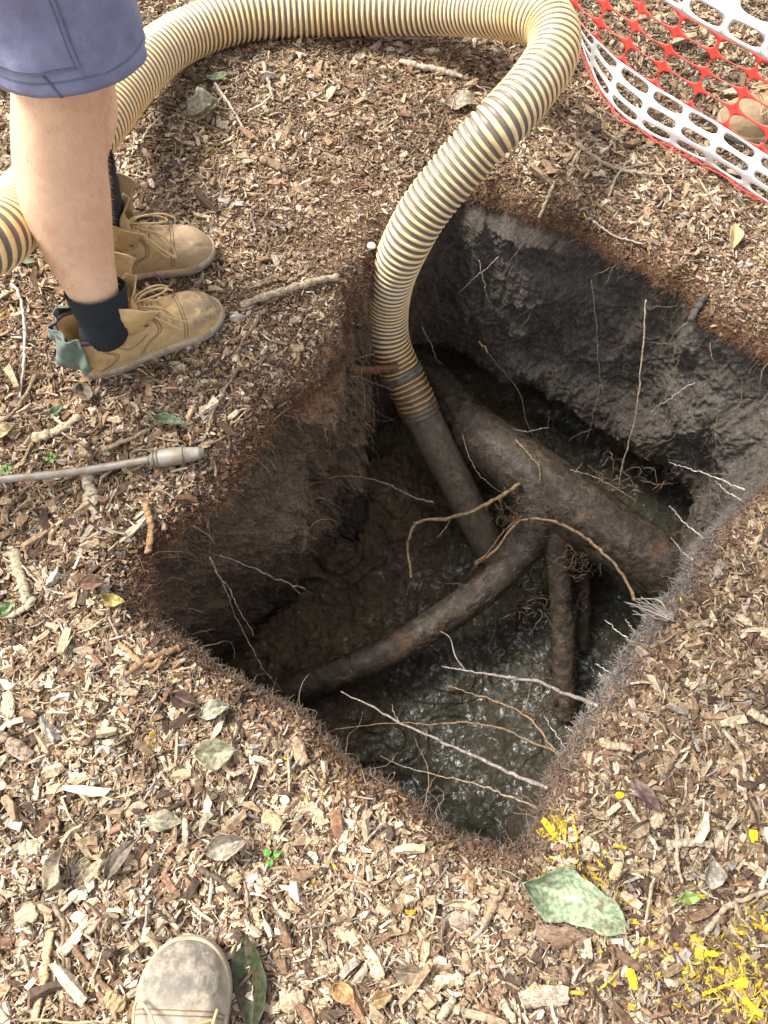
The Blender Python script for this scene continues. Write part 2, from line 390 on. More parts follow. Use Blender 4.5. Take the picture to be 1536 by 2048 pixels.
# soil colour: reddish humus at the top, warm brown on the left, dark grey on the right
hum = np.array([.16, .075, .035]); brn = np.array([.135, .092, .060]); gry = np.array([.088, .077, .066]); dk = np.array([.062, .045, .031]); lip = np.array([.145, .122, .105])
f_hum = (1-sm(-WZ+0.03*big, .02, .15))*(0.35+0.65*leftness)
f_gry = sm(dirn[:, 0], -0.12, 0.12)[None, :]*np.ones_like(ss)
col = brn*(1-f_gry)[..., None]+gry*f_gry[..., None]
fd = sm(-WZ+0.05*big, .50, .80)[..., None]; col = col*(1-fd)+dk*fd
rightlow = (sm(dirn[:, 0], .25, .6)*sm(-dirn[:, 1], -.35, .1))[None, :]*np.ones_like(ss)
f_hum = f_hum*(1-rightlow)*(1-.5*f_gry)
humc = hum*(1-f_gry)[..., None]+np.array([.062, .040, .028])*f_gry[..., None]; f_hum = np.clip(f_hum*(1+.6*f_gry), 0, 1)
col = col*(1-f_hum[..., None])+humc*f_hum[..., None]
fl = (rightlow*(1-sm(-WZ, .1, .3)))[..., None]; col = col*(1-fl)+lip*fl
wet = sm(-WZ, .12, .4)*f_gry+0.7*sm(-WZ, .6, .8)*(1-f_gry)
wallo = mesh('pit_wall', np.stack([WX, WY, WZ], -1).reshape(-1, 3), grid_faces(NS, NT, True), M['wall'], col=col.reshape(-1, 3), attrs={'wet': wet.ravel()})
tag(wallo, kind='structure')

# pit floor
NF = 190
base = np.stack([WX[-1], WY[-1]], 1); bz = WZ[-1]
fc = P(880, 1250, -0.85)[:2]
q = np.linspace(0, 1, NF)[:, None]; q = q**0.9
FX = base[None, :, 0]*(1-q)+fc[0]*q; FY = base[None, :, 1]*(1-q)+fc[1]*q
def floor_h(x, y):
    wl = 0.5+0.5*np.tanh((x-P(840, 1250, -.85)[0] - 0.55*(y-P(840, 1250, -.85)[1]))*9)     # 1 = wet lower right
    cl_ = fbm(x*5.2, y*5.2, o=2); pl = np.round(cl_*2.2)/2.2
    h = -0.85+0.055*(0.6*pl+0.4*cl_)*(1-0.6*wl)+(0.012*fbm(x*16, y*16, o=3)+0.005*fbm(x*70, y*70, o=3))*(1-.55*wl)-0.045*wl
    return h, wl
FH, WL = floor_h(FX, FY); e = sm(q, 0, .09); FZ = bz[None, :]*(1-e)+FH*e
fcol = np.array([.072, .049, .029])*(1-WL[..., None])+np.array([.040, .036, .023])*WL[..., None]
mid_ = 0.75+0.5*(0.5+0.5*vnoise(FX*9, FY*9))
fcol = fcol*mid_[..., None]; slab_ = (.5+.5*np.round(vnoise(FX*6+3, FY*6)*2)/2); fcol = fcol*(1+(.9*slab_*(1-WL))[..., None])
fl_o = mesh('pit_floor_mud', np.stack([FX, FY, FZ], -1).reshape(-1, 3), grid_faces(NF, NT, True)[:, ::-1], M['mud'], col=fcol.reshape(-1, 3), attrs={'wet': WL.ravel()*0.9+0.1})
tag(fl_o, kind='structure')

# ------------------------------------------------------------------ mulch: ground cover of wood chips
PAL = np.array([[.74, .61, .42], [.56, .41, .24], [.40, .26, .14], [.25, .145, .078], [.10, .06, .038], [.42, .37, .31], [.30, .15, .08]])
PAL = PAL*.86+PAL.mean(1)[:, None]*.14
PW = np.array([.16, .24, .19, .17, .12, .07, .05])
YEL = np.array([.74, .53, .03])
def px_of(x, y, z=0.0):
    dz = z-H; d = y*ST-dz*CT; up = y*CT+dz*ST
    return 768+x/d*F, 1024-up/d*F
def yellow_prob(x, y):
    px, py = px_of(x, y)
    p = 0.0
    for cx, cy, sx, sy, a in ((1450, 1950, 90, 60, .42), (1520, 2010, 60, 80, .5), (1125, 1665, 28, 38, .75), (1160, 1735, 60, 25, .35), (1210, 1780, 60, 40, .25), (1330, 1900, 120, 60, .10), (620, 1560, 50, 40, .10), (1500, 1860, 50, 60, .3)):
        p = p+a*np.exp(-((px-cx)/sx)**2-((py-cy)/sy)**2)
    return np.clip(p+0.003, 0, .85)
BOX = np.array([[-1,-1,-1],[-1,1,-1],[-1,1,1],[-1,-1,1],[0,-1,-1],[0,1,-1],[0,1,1],[0,-1,1],[1,-1,-1],[1,1,-1],[1,1,1],[1,-1,1]], float)
BQ = []
for k in (0, 4):
    for j in range(4): BQ.append([k+j, k+(j+1) % 4, k+4+(j+1) % 4, k+4+j])
BQ += [[3, 2, 1, 0], [8, 9, 10, 11]]; BQ = np.array(BQ)[:, ::-1]
def chips(n_per, x0, x1, y0, y1, size=1.0, slim=1.0, dmin=0.0, seed=1, lift=0.0, dark=0.0, zone=None):
    r = np.random.default_rng(seed)
    n = int(n_per*(x1-x0)*(y1-y0))
    x = r.uniform(x0, x1, n); y = r.uniform(y0, y1, n); d = rimdist(x, y)
    k = d > dmin
    if zone is not None: k &= zone(x, y, d, r)
    x, y, d = x[k], y[k], d[k]; n = len(x)
    fineness = np.clip(0.5+0.9*vnoise(x*1.7+4, y*1.7), 0, 1)          # patches of fine and coarse mulch
    coarse = 1-0.45*fineness*sm(y, .2, 1.2)
    L = np.clip(r.lognormal(math.log(.0072), .48, n), .003, .028)*size*coarse
    W_ = L*np.clip(r.lognormal(math.log(.29), .42, n), .08, .6); T_ = W_*r.uniform(.25, .75, n); W_ = np.minimum(W_, .0075)*slim; T_ = np.minimum(T_, W_)
    tn = 0.55+0.45*sm(d, 0.0, .07); L = L*tn; W_ = W_*tn
    B = BOX[None]*np.stack([L, W_, T_], -1)[:, None, :]
    jit = r.normal(0, 1, (n, 12, 3))*np.stack([L*.10, W_*.22, T_*.25], -1)[:, None, :]
    B = B+jit
    tap = r.uniform(.3, 1.1, (n, 1)); B[:, 8:, 1] *= tap; tap = r.uniform(.3, 1.1, (n, 1)); B[:, :4, 1] *= tap
    bend = r.normal(0, .12, (n, 1))*L[:, None]; B[:, 4:8, 2] += bend; B[:, 4:8, 1] += r.normal(0, .12, (n, 1))*L[:, None]
    yaw = r.uniform(0, 2*np.pi, n)+0.0; pit = r.normal(0, .22, n); rol = r.normal(0, .45, n)
    cy, sy, cp, sp, cr, sr = np.cos(yaw), np.sin(yaw), np.cos(pit), np.sin(pit), np.cos(rol), np.sin(rol)
    Rm = np.empty((n, 3, 3))
    Rm[:, 0] = np.stack([cy*cp, cy*sp*sr-sy*cr, cy*sp*cr+sy*sr], -1)
    Rm[:, 1] = np.stack([sy*cp, sy*sp*sr+cy*cr, sy*sp*cr-cy*sr], -1)
    Rm[:, 2] = np.stack([-sp, cp*sr, cp*cr], -1)
    Vv = np.einsum('nij,nkj->nki', Rm, B)
    z = gz(x, y)+r.uniform(-.001, .008, n)*size+lift+L*0.15
    Vv = Vv+np.stack([x, y, z], -1)[:, None, :]
    ci = r.choice(len(PAL), n, p=PW/PW.sum()); c = PAL[ci]*r.uniform(.78, 1.22, (n, 1))
    browner = np.clip(0.5+0.8*vnoise(x*1.3-7, y*1.3+2), 0, 1)*sm(y, -.1, .8)*0.35
    c = c*(1-browner[:, None]*np.array([.35, .5, .6]))
    pxx, pyy = px_of(x, y); tr = .75*np.exp(-((pxx-740)/300)**2-((pyy-330)/170)**2)+.5*np.exp(-((pxx-830)/330)**2-((pyy-1880)/130)**2)+.45*np.exp(-((pxx-1330)/200)**2-((pyy-560)/90)**2)+.35*sm(pyy, 900, 400)*(pyy < 900)
    tr = np.clip(tr*.85*(.7+.6*vnoise(x*9, y*9)), 0, .75)[:, None]; c = c*(1-tr)+(c*.35+np.array([.185, .118, .068]))*tr
    c = c*(1+.20*vnoise(x*11+3, y*11)+.14*vnoise(x*27, y*27+5))[:, None]
    lx = sm(x, .05, .7)*sm(.75-y, 0, .5); c = c*(1-lx[:, None]*np.array([.44, .46, .48]))      # darker, slightly browner mulch on the right
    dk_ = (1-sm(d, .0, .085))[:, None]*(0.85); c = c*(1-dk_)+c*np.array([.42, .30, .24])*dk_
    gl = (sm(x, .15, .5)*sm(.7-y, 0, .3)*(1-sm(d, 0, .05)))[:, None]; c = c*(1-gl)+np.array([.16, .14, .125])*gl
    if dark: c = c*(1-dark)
    yl = r.uniform(0, 1, n) < yellow_prob(x, y); wy = r.uniform(.25, 1.0, (yl.sum(), 1))**.6; c[yl] = c[yl]*(1-wy)+YEL*r.uniform(.65, 1.0, (yl.sum(), 1))*wy
    off = r.uniform(0, 50, (n, 1, 3)); loc = B+off*0.05
    Fq = (BQ[None]+np.arange(n)[:, None, None]*12).reshape(-1, 4)
    return Vv.reshape(-1, 3), Fq, np.repeat(c, 12, 0), loc.reshape(-1, 3)
def inview(x, y, d, r):
    px, py = px_of(x, y); return (px > -120) & (px < 1660) & (py > -120) & (py < 2160)
def outview(x, y, d, r): return ~inview(x, y, d, r)
mb = MB()
def addc(*a, **k):
    v_, f_, c_, l_ = chips(*a, **k); mb.add(v_, f_, c_, l_)
BXY = (-1.25, 1.4, -.55, 2.35)
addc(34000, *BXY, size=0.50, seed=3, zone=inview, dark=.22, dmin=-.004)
addc(20000, *BXY, size=0.72, seed=4, zone=inview, dmin=.004)
addc(7000, *BXY, size=0.95, slim=.28, seed=13, zone=inview, lift=.004, dmin=.002)
addc(600, *BXY, size=1.6, slim=.25, seed=14, zone=inview, lift=.007, dmin=.01)
addc(3000, *BXY, size=1.05, seed=5, zone=inview, lift=.002, dmin=.02)
addc(420, *BXY, size=1.5, seed=6, zone=inview, lift=.003, dmin=.05)
addc(4500, -2.6, 2.8, -1.6, 4.2, size=1.4, seed=8, zone=outview)
rimz = lambda x, y, d, r: (d < .10) & (r.uniform(0, 1, len(x)) < (1-sm(d, .02, .10)))
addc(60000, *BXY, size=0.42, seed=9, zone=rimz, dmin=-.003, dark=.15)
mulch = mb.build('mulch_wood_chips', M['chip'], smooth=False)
tag(mulch, 'deep layer of pale and brown wood chip mulch covering the ground around the pit', 'mulch', kind='stuff')

# ------------------------------------------------------------------ fibrous root hair on the pit walls and lip
def strands(n, pick, seg=6, step=(.004, .010), rad=(.0004, .0009), down=.35, out=.3, seed=1, cols=None, wig=.5):
    r = np.random.default_rng(seed)
    Pp, out_n, col_ = pick(n, r); n = len(Pp)
    st = r.uniform(*step, n)[:, None]; d_ = -out_n*out+r.normal(0, .6, (n, 3)); pts = [Pp+out_n*.003]
    for i in range(seg):
        d_ = d_+r.normal(0, wig, (n, 3))+np.array([0, 0, -down]); d_ /= np.linalg.norm(d_, axis=1)[:, None]
        pts.append(pts[-1]+d_*st)
    pts = np.stack(pts, 1); ra = r.uniform(*rad, n)[:, None]*np.linspace(1, .45, seg+1)[None]
    T = np.gradient(pts, axis=1); T /= np.linalg.norm(T, axis=2)[..., None]+1e-9
    up = r.normal(0, 1, (n, 1, 3)); A = np.cross(T, up); A /= np.linalg.norm(A, axis=2)[..., None]+1e-9; B = np.cross(T, A)
    V = np.stack([pts+ra[..., None]*(math.cos(a)*A+math.sin(a)*B) for a in (0, 2.094, 4.189)], 2)
    f = grid_faces(seg+1, 3, True); Fq = (f[None]+np.arange(n)[:, None, None]*(3*(seg+1))).reshape(-1, 4)
    return V.reshape(-1, 3), Fq, np.repeat(col_, 3*(seg+1), 0)
def wall_pick(dens, smax, cfn):
    def f(n, r):
        j = r.integers(0, NT, n*3); k = (r.uniform(0, 1, n*3)**1.7*smax*(NS-1)).astype(int)
        keep = r.uniform(0, 1, n*3) < dens(dirn[j, 0], dirn[j, 1], k/(NS-1)); j = j[keep][:n]; k = k[keep][:n]
        p = np.stack([WX[k, j], WY[k, j], WZ[k, j]], -1); o = np.concatenate([dirn[j], np.zeros((len(j), 1))], 1)
        return p, o, cfn(j, k, r)
    return f
hm = MB()
def c_wall(j, k, r):
    c = col[k, j]*r.uniform(.9, 2.4, (len(j), 1)); return np.clip(c, 0, .5)
leftd = lambda dx, dy, s: np.where(dx < 0.05, 1.0, 0.22)
hm.add(*strands(8000, wall_pick(leftd, .75, c_wall), seed=1, step=(.003, .008)))
hm.add(*strands(700, wall_pick(leftd, .5, lambda j, k, r: np.array([[.24, .17, .11]])*r.uniform(.6, 1.3, (len(j), 1))), seg=12, seed=2, step=(.006, .014), rad=(.0005, .0009), down=.3, wig=.3))
def lip_pick(n, r):
    j = r.integers(0, NT, n); d = r.normal(0.0, .011, n); p2 = rim[j]+dirn[j]*np.maximum(d, -.004)[:, None]
    z = gz(p2[:, 0], p2[:, 1])+.002
    rl = rightlow[0, j][:, None]; nr = near[0, j][:, None]
    c = (np.array([.13, .07, .04])*(1-rl)+np.array([.22, .19, .17])*rl)*(1-nr*.5*(1-rl))+np.array([.17, .14, .115])*nr*.5*(1-rl)
    return np.stack([p2[:, 0], p2[:, 1], z], -1), np.concatenate([dirn[j], -np.ones((n, 1))*.5], 1), c*r.uniform(.6, 1.4, (n, 1))
hm.add(*strands(15000, lip_pick, seg=5, seed=3, step=(.002, .0055), rad=(.0005, .0011), down=.05, out=.25))
hair = hm.build('root_hairs', M['fibre'])
tag(hair, 'fine tangled root hairs and fibres matting the pit walls and lip', 'root hairs', kind='stuff')

# ------------------------------------------------------------------ big tree root in the pit
def remesh(V, Fl, vox, smooth_it=4):
    me = bpy.data.meshes.new('tmp'); fs = []
    for f in Fl: fs += [list(map(int, x)) for x in f]
    me.from_pydata([tuple(x) for x in V], [], fs); o = bpy.data.objects.new('tmp', me); C.objects.link(o)
    m_ = o.modifiers.new('r', 'REMESH'); m_.mode = 'VOXEL'; m_.voxel_size = vox
    s_m = o.modifiers.new('s', 'SMOOTH'); s_m.factor = 0.5; s_m.iterations = smooth_it
    dg = bpy.context.evaluated_depsgraph_get(); ev = o.evaluated_get(dg); mm = bpy.data.meshes.new_from_object(ev)
    n = len(mm.vertices); v = np.empty(n*3); mm.vertices.foreach_get('co', v); v = v.reshape(-1, 3)
    no = np.empty(n*3); mm.vertices.foreach_get('normal', no); no = no.reshape(-1, 3)
    q = [list(p.vertices) for p in mm.polygons]; quads = np.array([x for x in q if len(x) == 4]); tri = np.array([x for x in q if len(x) == 3])
    bpy.data.objects.remove(o); bpy.data.meshes.remove(me); bpy.data.meshes.remove(mm)
    return v, no, [quads]+([tri] if len(tri) else [])
def etube(mbx, pts, rads, n=24, k=16):
    """pts list of (x,y,z), rads list of r or (r1,r2 in world frames)"""
    c_ = catmull(pts, n); r_ = catmull(np.array([[a, a, a] for a in rads]), n)[:, 0]
    v_, f_ = tube(c_, r_, k); mbx.add(v_, f_)
rb = MB()
main_r = [P(800, 700, -.70), P(880, 775, -.64), P(940, 850, -.60), P(1040, 935, -.575), P(1140, 1010, -.57), P(1240, 1080, -.58), P(1340, 1150, -.60), P(1450, 1230, -.63), P(1560, 1310, -.65)]
etube(rb, main_r, [.06, .06, .072, .088, .095, .092, .092, .098, .10], 34, 20)
etube(rb, [P(1080, 985, -.57), P(1065, 1050, -.60), P(1040, 1105, -.64), P(960, 1185, -.66), P(860, 1255, -.69), P(760, 1312, -.72), P(660, 1352, -.75), P(560, 1385, -.78), P(480, 1402, -.81)],
      [.075, .062, .052, .046, .044, .044, .043, .042, .04], 40, 16)
etube(rb, [P(1110, 1000, -.57), P(1112, 1080, -.62), P(1120, 1160, -.68), P(1126, 1260, -.76), P(1128, 1370, -.84), P(1130, 1430, -.90)], [.07, .045, .036, .034, .034, .036], 24, 14)
etube(rb, [P(1140, 1040, -.60), P(1160, 1120, -.70), P(1168, 1200, -.80), P(1165, 1300, -.88)], [.05, .026, .022, .02], 16, 10)
v_, no_, f_ = remesh(np.vstack(rb.V), [np.vstack(rb.Q), np.vstack(rb.T)], .0045, 3)
dsp = .0035*fbm(v_[:, 0]*9, v_[:, 1]*9, v_[:, 2]*9, 2)+.0020*fbm(v_[:, 0]*42, v_[:, 1]*42, v_[:, 2]*42, 4, .7)*sm(vnoise(v_[:, 0]*11, v_[:, 1]*11, v_[:, 2]*11), -.5, .4)+.0006*vnoise(v_[:, 0]*150, v_[:, 1]*150, v_[:, 2]*150)
root_o = mesh('tree_root', v_+no_*dsp[:, None], f_, M['bigroot'])
tag(root_o, 'thick forked muddy tree root crossing the bottom of the pit', 'tree root')

# ------------------------------------------------------------------ thin roots, each one a thing
def wiggle(pts, n, amp, seed):
    c_ = catmull(pts, n); r = np.random.default_rng(seed); s = np.linspace(0, 1, n)
    off = sum(np.outer(np.sin(s*np.pi*f+r.uniform(0, 6)), r.normal(0, 1, 3))/f for f in (3, 7, 13, 24))
    kk = np.stack([vnoise(s*n*.45+seed+i*31, s*0+i) for i in range(3)], 1)*amp*.55
    return c_+(off*amp+kk)*np.sin(np.pi*np.clip(s*1.0, 0, 1))[:, None]**.3
def thin_root(pp, z, r0, colr, label, kids=(), r1=None, amp=.004, group='thin roots sticking out of the pit walls'):
    zs = np.interp(np.linspace(0, 1, len(pp)), np.linspace(0, 1, len(z)), z)
    pts = [P(a, b, c_) for (a, b), c_ in zip(pp, zs)]
    r0 *= .74; r1 = r1*.74 if r1 else None; n = 20+10*len(pp); sd_ = int(pp[0][0]*7+pp[0][1]); c_ = wiggle(pts, n, amp, sd_)
    rads = np.linspace(r0, r1 or r0*.4, n)*(1+.22*vnoise(np.arange(n)*.45+sd_, np.zeros(n)))
    m_ = MB(); v_, f_ = tube(c_, rads, 7); m_.add(v_, f_, np.array(colr)*1.0)
    for kp, kz, kr in kids:
        pts = [P(a, b, kz) for a, b in kp]; cc = wiggle(pts, 14, amp*.6, sd_+3); v_, f_ = tube(cc, np.linspace(kr, kr*.4, 14), 6); m_.add(v_, f_, colr)
    o = m_.build('thin_root', M['root']); tag(o, label, 'root', group); return o
pale = (.25, .19, .145); greyp = (.27, .225, .195); tanr = (.34, .22, .11); red = (.24, .11, .055); dkr = (.13, .09, .06)
thin_root([(1040, 968), (985, 1000), (920, 1030), (845, 1045), (820, 1070), (815, 1100), (822, 1155)], (-.50, -.55, -.60), .0085, (.26, .18, .09), 'thick bent root arching left from the main root to a hooked tip', [(((900, 1040), (885, 1065), (872, 1075)), -.57, .0022), (((845, 1045), (825, 1045)), -.57, .0035)], r1=.0045)
thin_root([(950, 1130), (990, 1100), (1040, 1042), (1095, 1040), (1150, 1065), (1200, 1100), (1245, 1145), (1270, 1200)], (-.62, -.48, -.45, -.35), .0045, (.30, .19, .11), 'long reddish root arching over the root fork to the right lip', r1=.006)
thin_root([(950, 1125), (975, 1105), (1010, 1060), (1045, 1030)], (-.60, -.50), .003, (.30, .18, .10), 'short second root beside the arching one above the pipe end')
thin_root([(1195, 1412), (1130, 1385), (1070, 1362), (990, 1352), (930, 1340), (885, 1333)], (-.04, -.30, -.38), .0062, greyp, 'pale forked root reaching far left from the right lip', [(((930, 1340), (910, 1310), (900, 1275), (880, 1262)), -.37, .0022)], r1=.002)
thin_root([(1095, 1577), (1020, 1545), (950, 1510), (870, 1478), (790, 1442), (740, 1410), (682, 1383)], (-.05, -.30, -.40), .0058, greyp, 'longest pale root running left from near the pit bottom corner', [(((800, 1448), (788, 1425), (784, 1408)), -.33, .0015)], r1=.002)
thin_root([(1150, 1520), (1090, 1495), (1010, 1460), (940, 1447), (860, 1448), (790, 1445), (670, 1458)], (-.30, -.42, -.50), .004, (.20, .13, .08), 'brown root crossing behind the longest pale root')
thin_root([(1110, 1500), (1060, 1440), (1000, 1405), (940, 1385), (895, 1372)], (-.35, -.50), .0035, (.28, .17, .09), 'reddish root between the two long pale roots', [(((1040, 1430), (1055, 1400), (1060, 1370)), -.45, .0016)])
thin_root([(1075, 1617), (1010, 1590), (950, 1565), (880, 1552), (810, 1535), (760, 1510)], (-.10, -.35), .003, (.30, .22, .15), 'lowest slender root reaching out of the near right wall')
thin_root([(868, 1005), (830, 995), (780, 970), (720, 955), (670, 955), (600, 975), (540, 1000)], (-.45, -.42, -.30), .0036, (.20, .14, .09), 'brown root curving along the left wall to a kinked tip', r1=.0028)
thin_root([(610, 1178), (560, 1160), (500, 1135), (440, 1110)], (-.35, -.15), .0030, pale, 'pale pointed root slanting from the left wall with a double tip', [(((575, 1163), (600, 1188)), -.33, .0013)], r1=.002)
thin_root([(420, 1115), (450, 1180), (480, 1250), (530, 1340), (565, 1385)], (-.12, -.30, -.42), .0022, pale, 'long straight pale root dropping down the left wall corner')
thin_root([(430, 1140), (470, 1200), (508, 1274)], (-.14, -.28), .0018, pale, 'shorter twin of the long root on the left wall')
thin_root([(723, 735), (728, 800), (722, 860), (723, 905)], (-.18, -.50), .0016, (.42, .33, .25), 'straight pale root hanging left of the hose clamp')
thin_root([(751, 745), (755, 790), (756, 835)], (-.22, -.42), .0010, pale, 'hair thin root hanging beside the hose')
thin_root([(1012, 490), (985, 525), (950, 555), (918, 585)], (-.14, -.30), .0018, (.45, .38, .28), 'pale curled root on the back wall near the hose')
thin_root([(958, 520), (968, 565), (975, 595), (985, 617)], (-.15, -.32), .0016, (.45, .38, .28), 'short pale root hanging on the back wall beside the curled one')
thin_root([(845, 655), (862, 690), (875, 720), (884, 728)], (-.25, -.42), .0014, (.40, .33, .25), 'small pale hooked root right of the hose bend')
thin_root([(1183, 560), (1190, 640), (1200, 740), (1218, 820), (1255, 880)], (-.08, -.35, -.60), .0014, (.36, .30, .23), 'fine long root trailing down the middle of the grey back wall')
thin_root([(1292, 600), (1285, 700), (1275, 800), (1262, 870), (1240, 950), (1243, 1010)], (-.08, -.3, -.6), .0026, (.36, .28, .20), 'long brown root hanging in front of the dark hollow', r1=.0018)
thin_root([(1390, 765), (1340, 795), (1300, 825)], (-.20, -.30), .0016, (.45, .40, .33), 'short pale root on the right of the grey wall')
thin_root([(1490, 980), (1430, 955), (1380, 938), (1338, 925)], (-.06, -.16), .0026, (.48, .42, .34), 'pale root poking left from the top of the right lip')
thin_root([(1482, 1000), (1455, 985), (1430, 962)], (-.05, -.10), .0020, (.48, .42, .34), 'short stub root under the uppermost lip root')
thin_root([(1418, 1085), (1380, 1055), (1355, 1030), (1338, 1012)], (-.06, -.14), .0024, (.50, .44, .36), 'pale straight root right above the thick root end')
thin_root([(1385, 1120), (1360, 1098), (1342, 1075)], (-.05, -.12), .0018, (.48, .42, .36), 'small pale root just below the straight one')
thin_root([(1280, 1300), (1245, 1270), (1210, 1240)], (-.05, -.16), .0026, (.42, .38, .34), 'grey root stub pointing up left from the right lip')
thin_root([(1290, 1290), (1268, 1262), (1252, 1238)], (-.05, -.12), .0020, (.42, .38, .34), 'thin grey stub beside the larger lip stub')
thin_root([(1250, 1352), (1215, 1342), (1190, 1328)], (-.05, -.14), .0028, (.40, .36, .33), 'grey root stub crossed by another on the right lip')
thin_root([(1195, 1370), (1225, 1350), (1275, 1322)], (-.14, -.05), .0026, (.36, .30, .26), 'brownish root crossing the grey stub at the lip')
thin_root([(1232, 1388), (1215, 1365), (1198, 1345)], (-.05, -.12), .0018, (.42, .38, .34), 'small grey stub below the crossed pair')
thin_root([(1140, 1530), (1120, 1480), (1098, 1448), (1087, 1430)], (-.06, -.20), .0020, (.38, .33, .30), 'upright grey root near the lower right lip')
thin_root([(1165, 1480), (1145, 1462), (1130, 1452)], (-.05, -.10), .0020, (.38, .34, .31), 'tiny grey stub above the lower right lip')
thin_root([(960, 688), (1000, 735), (1040, 790), (1060, 860), (1110, 920)], (-.45, -.60), .0028, (.11, .075, .05), 'dark root trailing behind the hose into the hollow')
thin_root([(958, 684), (968, 694), (976, 706)], (-.43, -.46), .0032, (.46, .28, .15), 'short orange root tip on the dark back corner', r1=.0025)
thin_root([(1015, 860), (1050, 862), (1098, 856)], (-.52, -.52), .0040, (.22, .19, .15), 'grey root bridging the dark hollow behind the thick root')
thin_root([(1030, 880), (1060, 910), (1080, 940), (1078, 965)], (-.48, -.47), .0042, (.30, .20, .10), 'tan root looping over the thick root')
thin_root([(1140, 940), (1180, 950), (1220, 970), (1270, 1000)], (-.46, -.46), .0030, (.22, .15, .10), 'brown root lying along the top of the thick root', [(((1150, 945), (1165, 925)), -.46, .0018)])
thin_root([(1420, 950), (1418, 990), (1385, 1010), (1380, 1040)], (-.40, -.45), .0014, (.16, .13, .10), 'dark kinked root in the right end of the hollow')
thin_root([(925, 870), (945, 930), (975, 965), (1010, 990)], (-.45, -.50), .0024, (.22, .14, .08), 'thin root running beside the lower pipe')
thin_root([(1200, 770), (1182, 850), (1168, 890)], (-.35, -.55), .0014, (.16, .13, .1), 'faint dark root in the middle of the back wall')
thin_root([(985, 1225), (990, 1262), (975, 1300)], (-.72, -.80), .0028, (.09, .065, .045), 'dark root lying on the mud under the fork')
# tangle by the fork and the frayed bundle on the right lip
tm = MB(); rr2 = np.random.default_rng(5)
for (cx, cy, cz, n, spx, L_) in ((1165, 1110, -.60, 70, 22, .07), (1030, 1040, -.55, 40, 20, .05), (1050, 1190, -.74, 60, 50, .10), (1110, 1400, -.86, 50, 40, .05), (1080, 1010, -.50, 60, 40, .04), (1210, 960, -.55, 40, 60, .09), (770, 1210, -.84, 14, 30, .08), (870, 1290, -.86, 16, 60, .08), (1020, 1310, -.88, 20, 60, .09)):
    for i in range(n):
        p0 = P(cx+rr2.normal(0, spx), cy+rr2.normal(0, spx*.6), cz+rr2.normal(0, .02)); d_ = rr2.normal(0, 1, 3); pts = [p0]
        for k in range(7):
            d_ = d_+rr2.normal(0, .7, 3)+np.array([0, 0, -.25]); d_ /= np.linalg.norm(d_); pts.append(pts[-1]+d_*L_/7)
        v_, f_ = tube(np.array(pts), np.linspace(.0016, .0006, 8)*rr2.uniform(.6, 1.6), 4, False); tm.add(v_, f_, np.array([.13, .085, .055])*rr2.uniform(.5, 1.4))
tag(tm.build('root_tangle', M['fibre']), 'matted clumps of dark rootlets hanging around the root fork', 'rootlets', kind='stuff')
fb = MB()
for i in range(34):
    a0 = P(1345, 1235, -.02); f__ = rr2.uniform(.3, 1.1); p1 = a0+(P(1262, 1200, -.09)-a0)*f__+rr2.normal(0, .013, 3)*f__; mid = (a0+p1)/2+rr2.normal(0, .006, 3)
    v_, f_ = tube(catmull([a0+rr2.normal(0, .006, 3), mid, p1], 10), np.linspace(.0022, .0008, 10), 5); fb.add(v_, f_, np.array([.19, .165, .145])*rr2.uniform(.6, 1.3))
tag(fb.build('frayed_root', M['fibre']), 'grey frayed root bundle splintering over the right lip', 'root')

# ------------------------------------------------------------------ suction hose and pipe
OD = .1155
hp = [(-60, 500, 1.30), (30, 425, 1.44), (110, 340, 1.58), (190, 256, 1.68), (258, 168, 1.78), (320, 104, 1.86), (392, 62, 1.92), (490, 32, 1.96), (610, 24, 1.98), (740, 20, 1.97), (880, 18, 1.92), (990, 22, 1.82), (1062, 30, 1.735), (1104, 58, 1.69), (1104, 112, 1.66), (1060, 180, 1.64),
      (1000, 246, 1.63), (944, 305, 1.66), (858, 408, 1.73), (814, 483, 1.80), (784, 555, 1.91), (774, 620, 2.02), (777, 680, 2.09), (798, 735, 2.14), (824, 788, 2.17), (842, 830, 2.20)]
cpts = catmull([np.array(a) for a in ((-3.6, .55, .062), (-2.8, .45, .064), (-2.1, .48, .10), (-1.5, .58, .30), (-1.0, .70, .43))]+[PD(*a) for a in hp], 1300)
for _ in range(30): cpts[1:-1] = (cpts[:-2]+2*cpts[1:-1]+cpts[2:])/4
sl = np.concatenate([[0], np.cumsum(np.linalg.norm(np.diff(cpts, axis=0), axis=1))]); LEN = sl[-1]
PITCH = .0155; nr = int(LEN/PITCH*11); sN = np.linspace(0, LEN, nr)
cp = np.stack([np.interp(sN, sl, cpts[:, i]) for i in range(3)], 1)
for _ in range(20): cp[1:-1] = (cp[:-2]+2*cp[1:-1]+cp[2:])/4
T, N, B = frames(cp); K = 56; a = np.linspace(0, 2*np.pi, K, endpoint=False)
ph = (sN[:, None]/PITCH+.35*np.sin(sN[:, None]*5.1)+.12*np.sin(sN[:, None]*17)+a[None]/(2*np.pi)) % 1.0
ribp = np.clip(np.cos((ph-.5)*2*np.pi*1.0)*0.9+0.28, -.25, 1); ribh = np.sign(ribp)*np.abs(ribp)**.6
endmud = (sm(sN, LEN-.34, LEN-.03)*.92+.08)[:, None]; clog = sm(sN, LEN-.05, LEN)[:, None]
rad = OD/2-.0048+.0046*np.clip(ribh, 0, 1)*(1-.75*clog)+.002*endmud*vnoise(cp[:, None, 0]*60+a*3, cp[:, None, 1]*60, cp[:, None, 2]*60+0*a)+.003*clog
V = cp[:, None]+rad[..., None]*(np.cos(a)[None, :, None]*N[:, None]+np.sin(a)[None, :, None]*B[:, None])
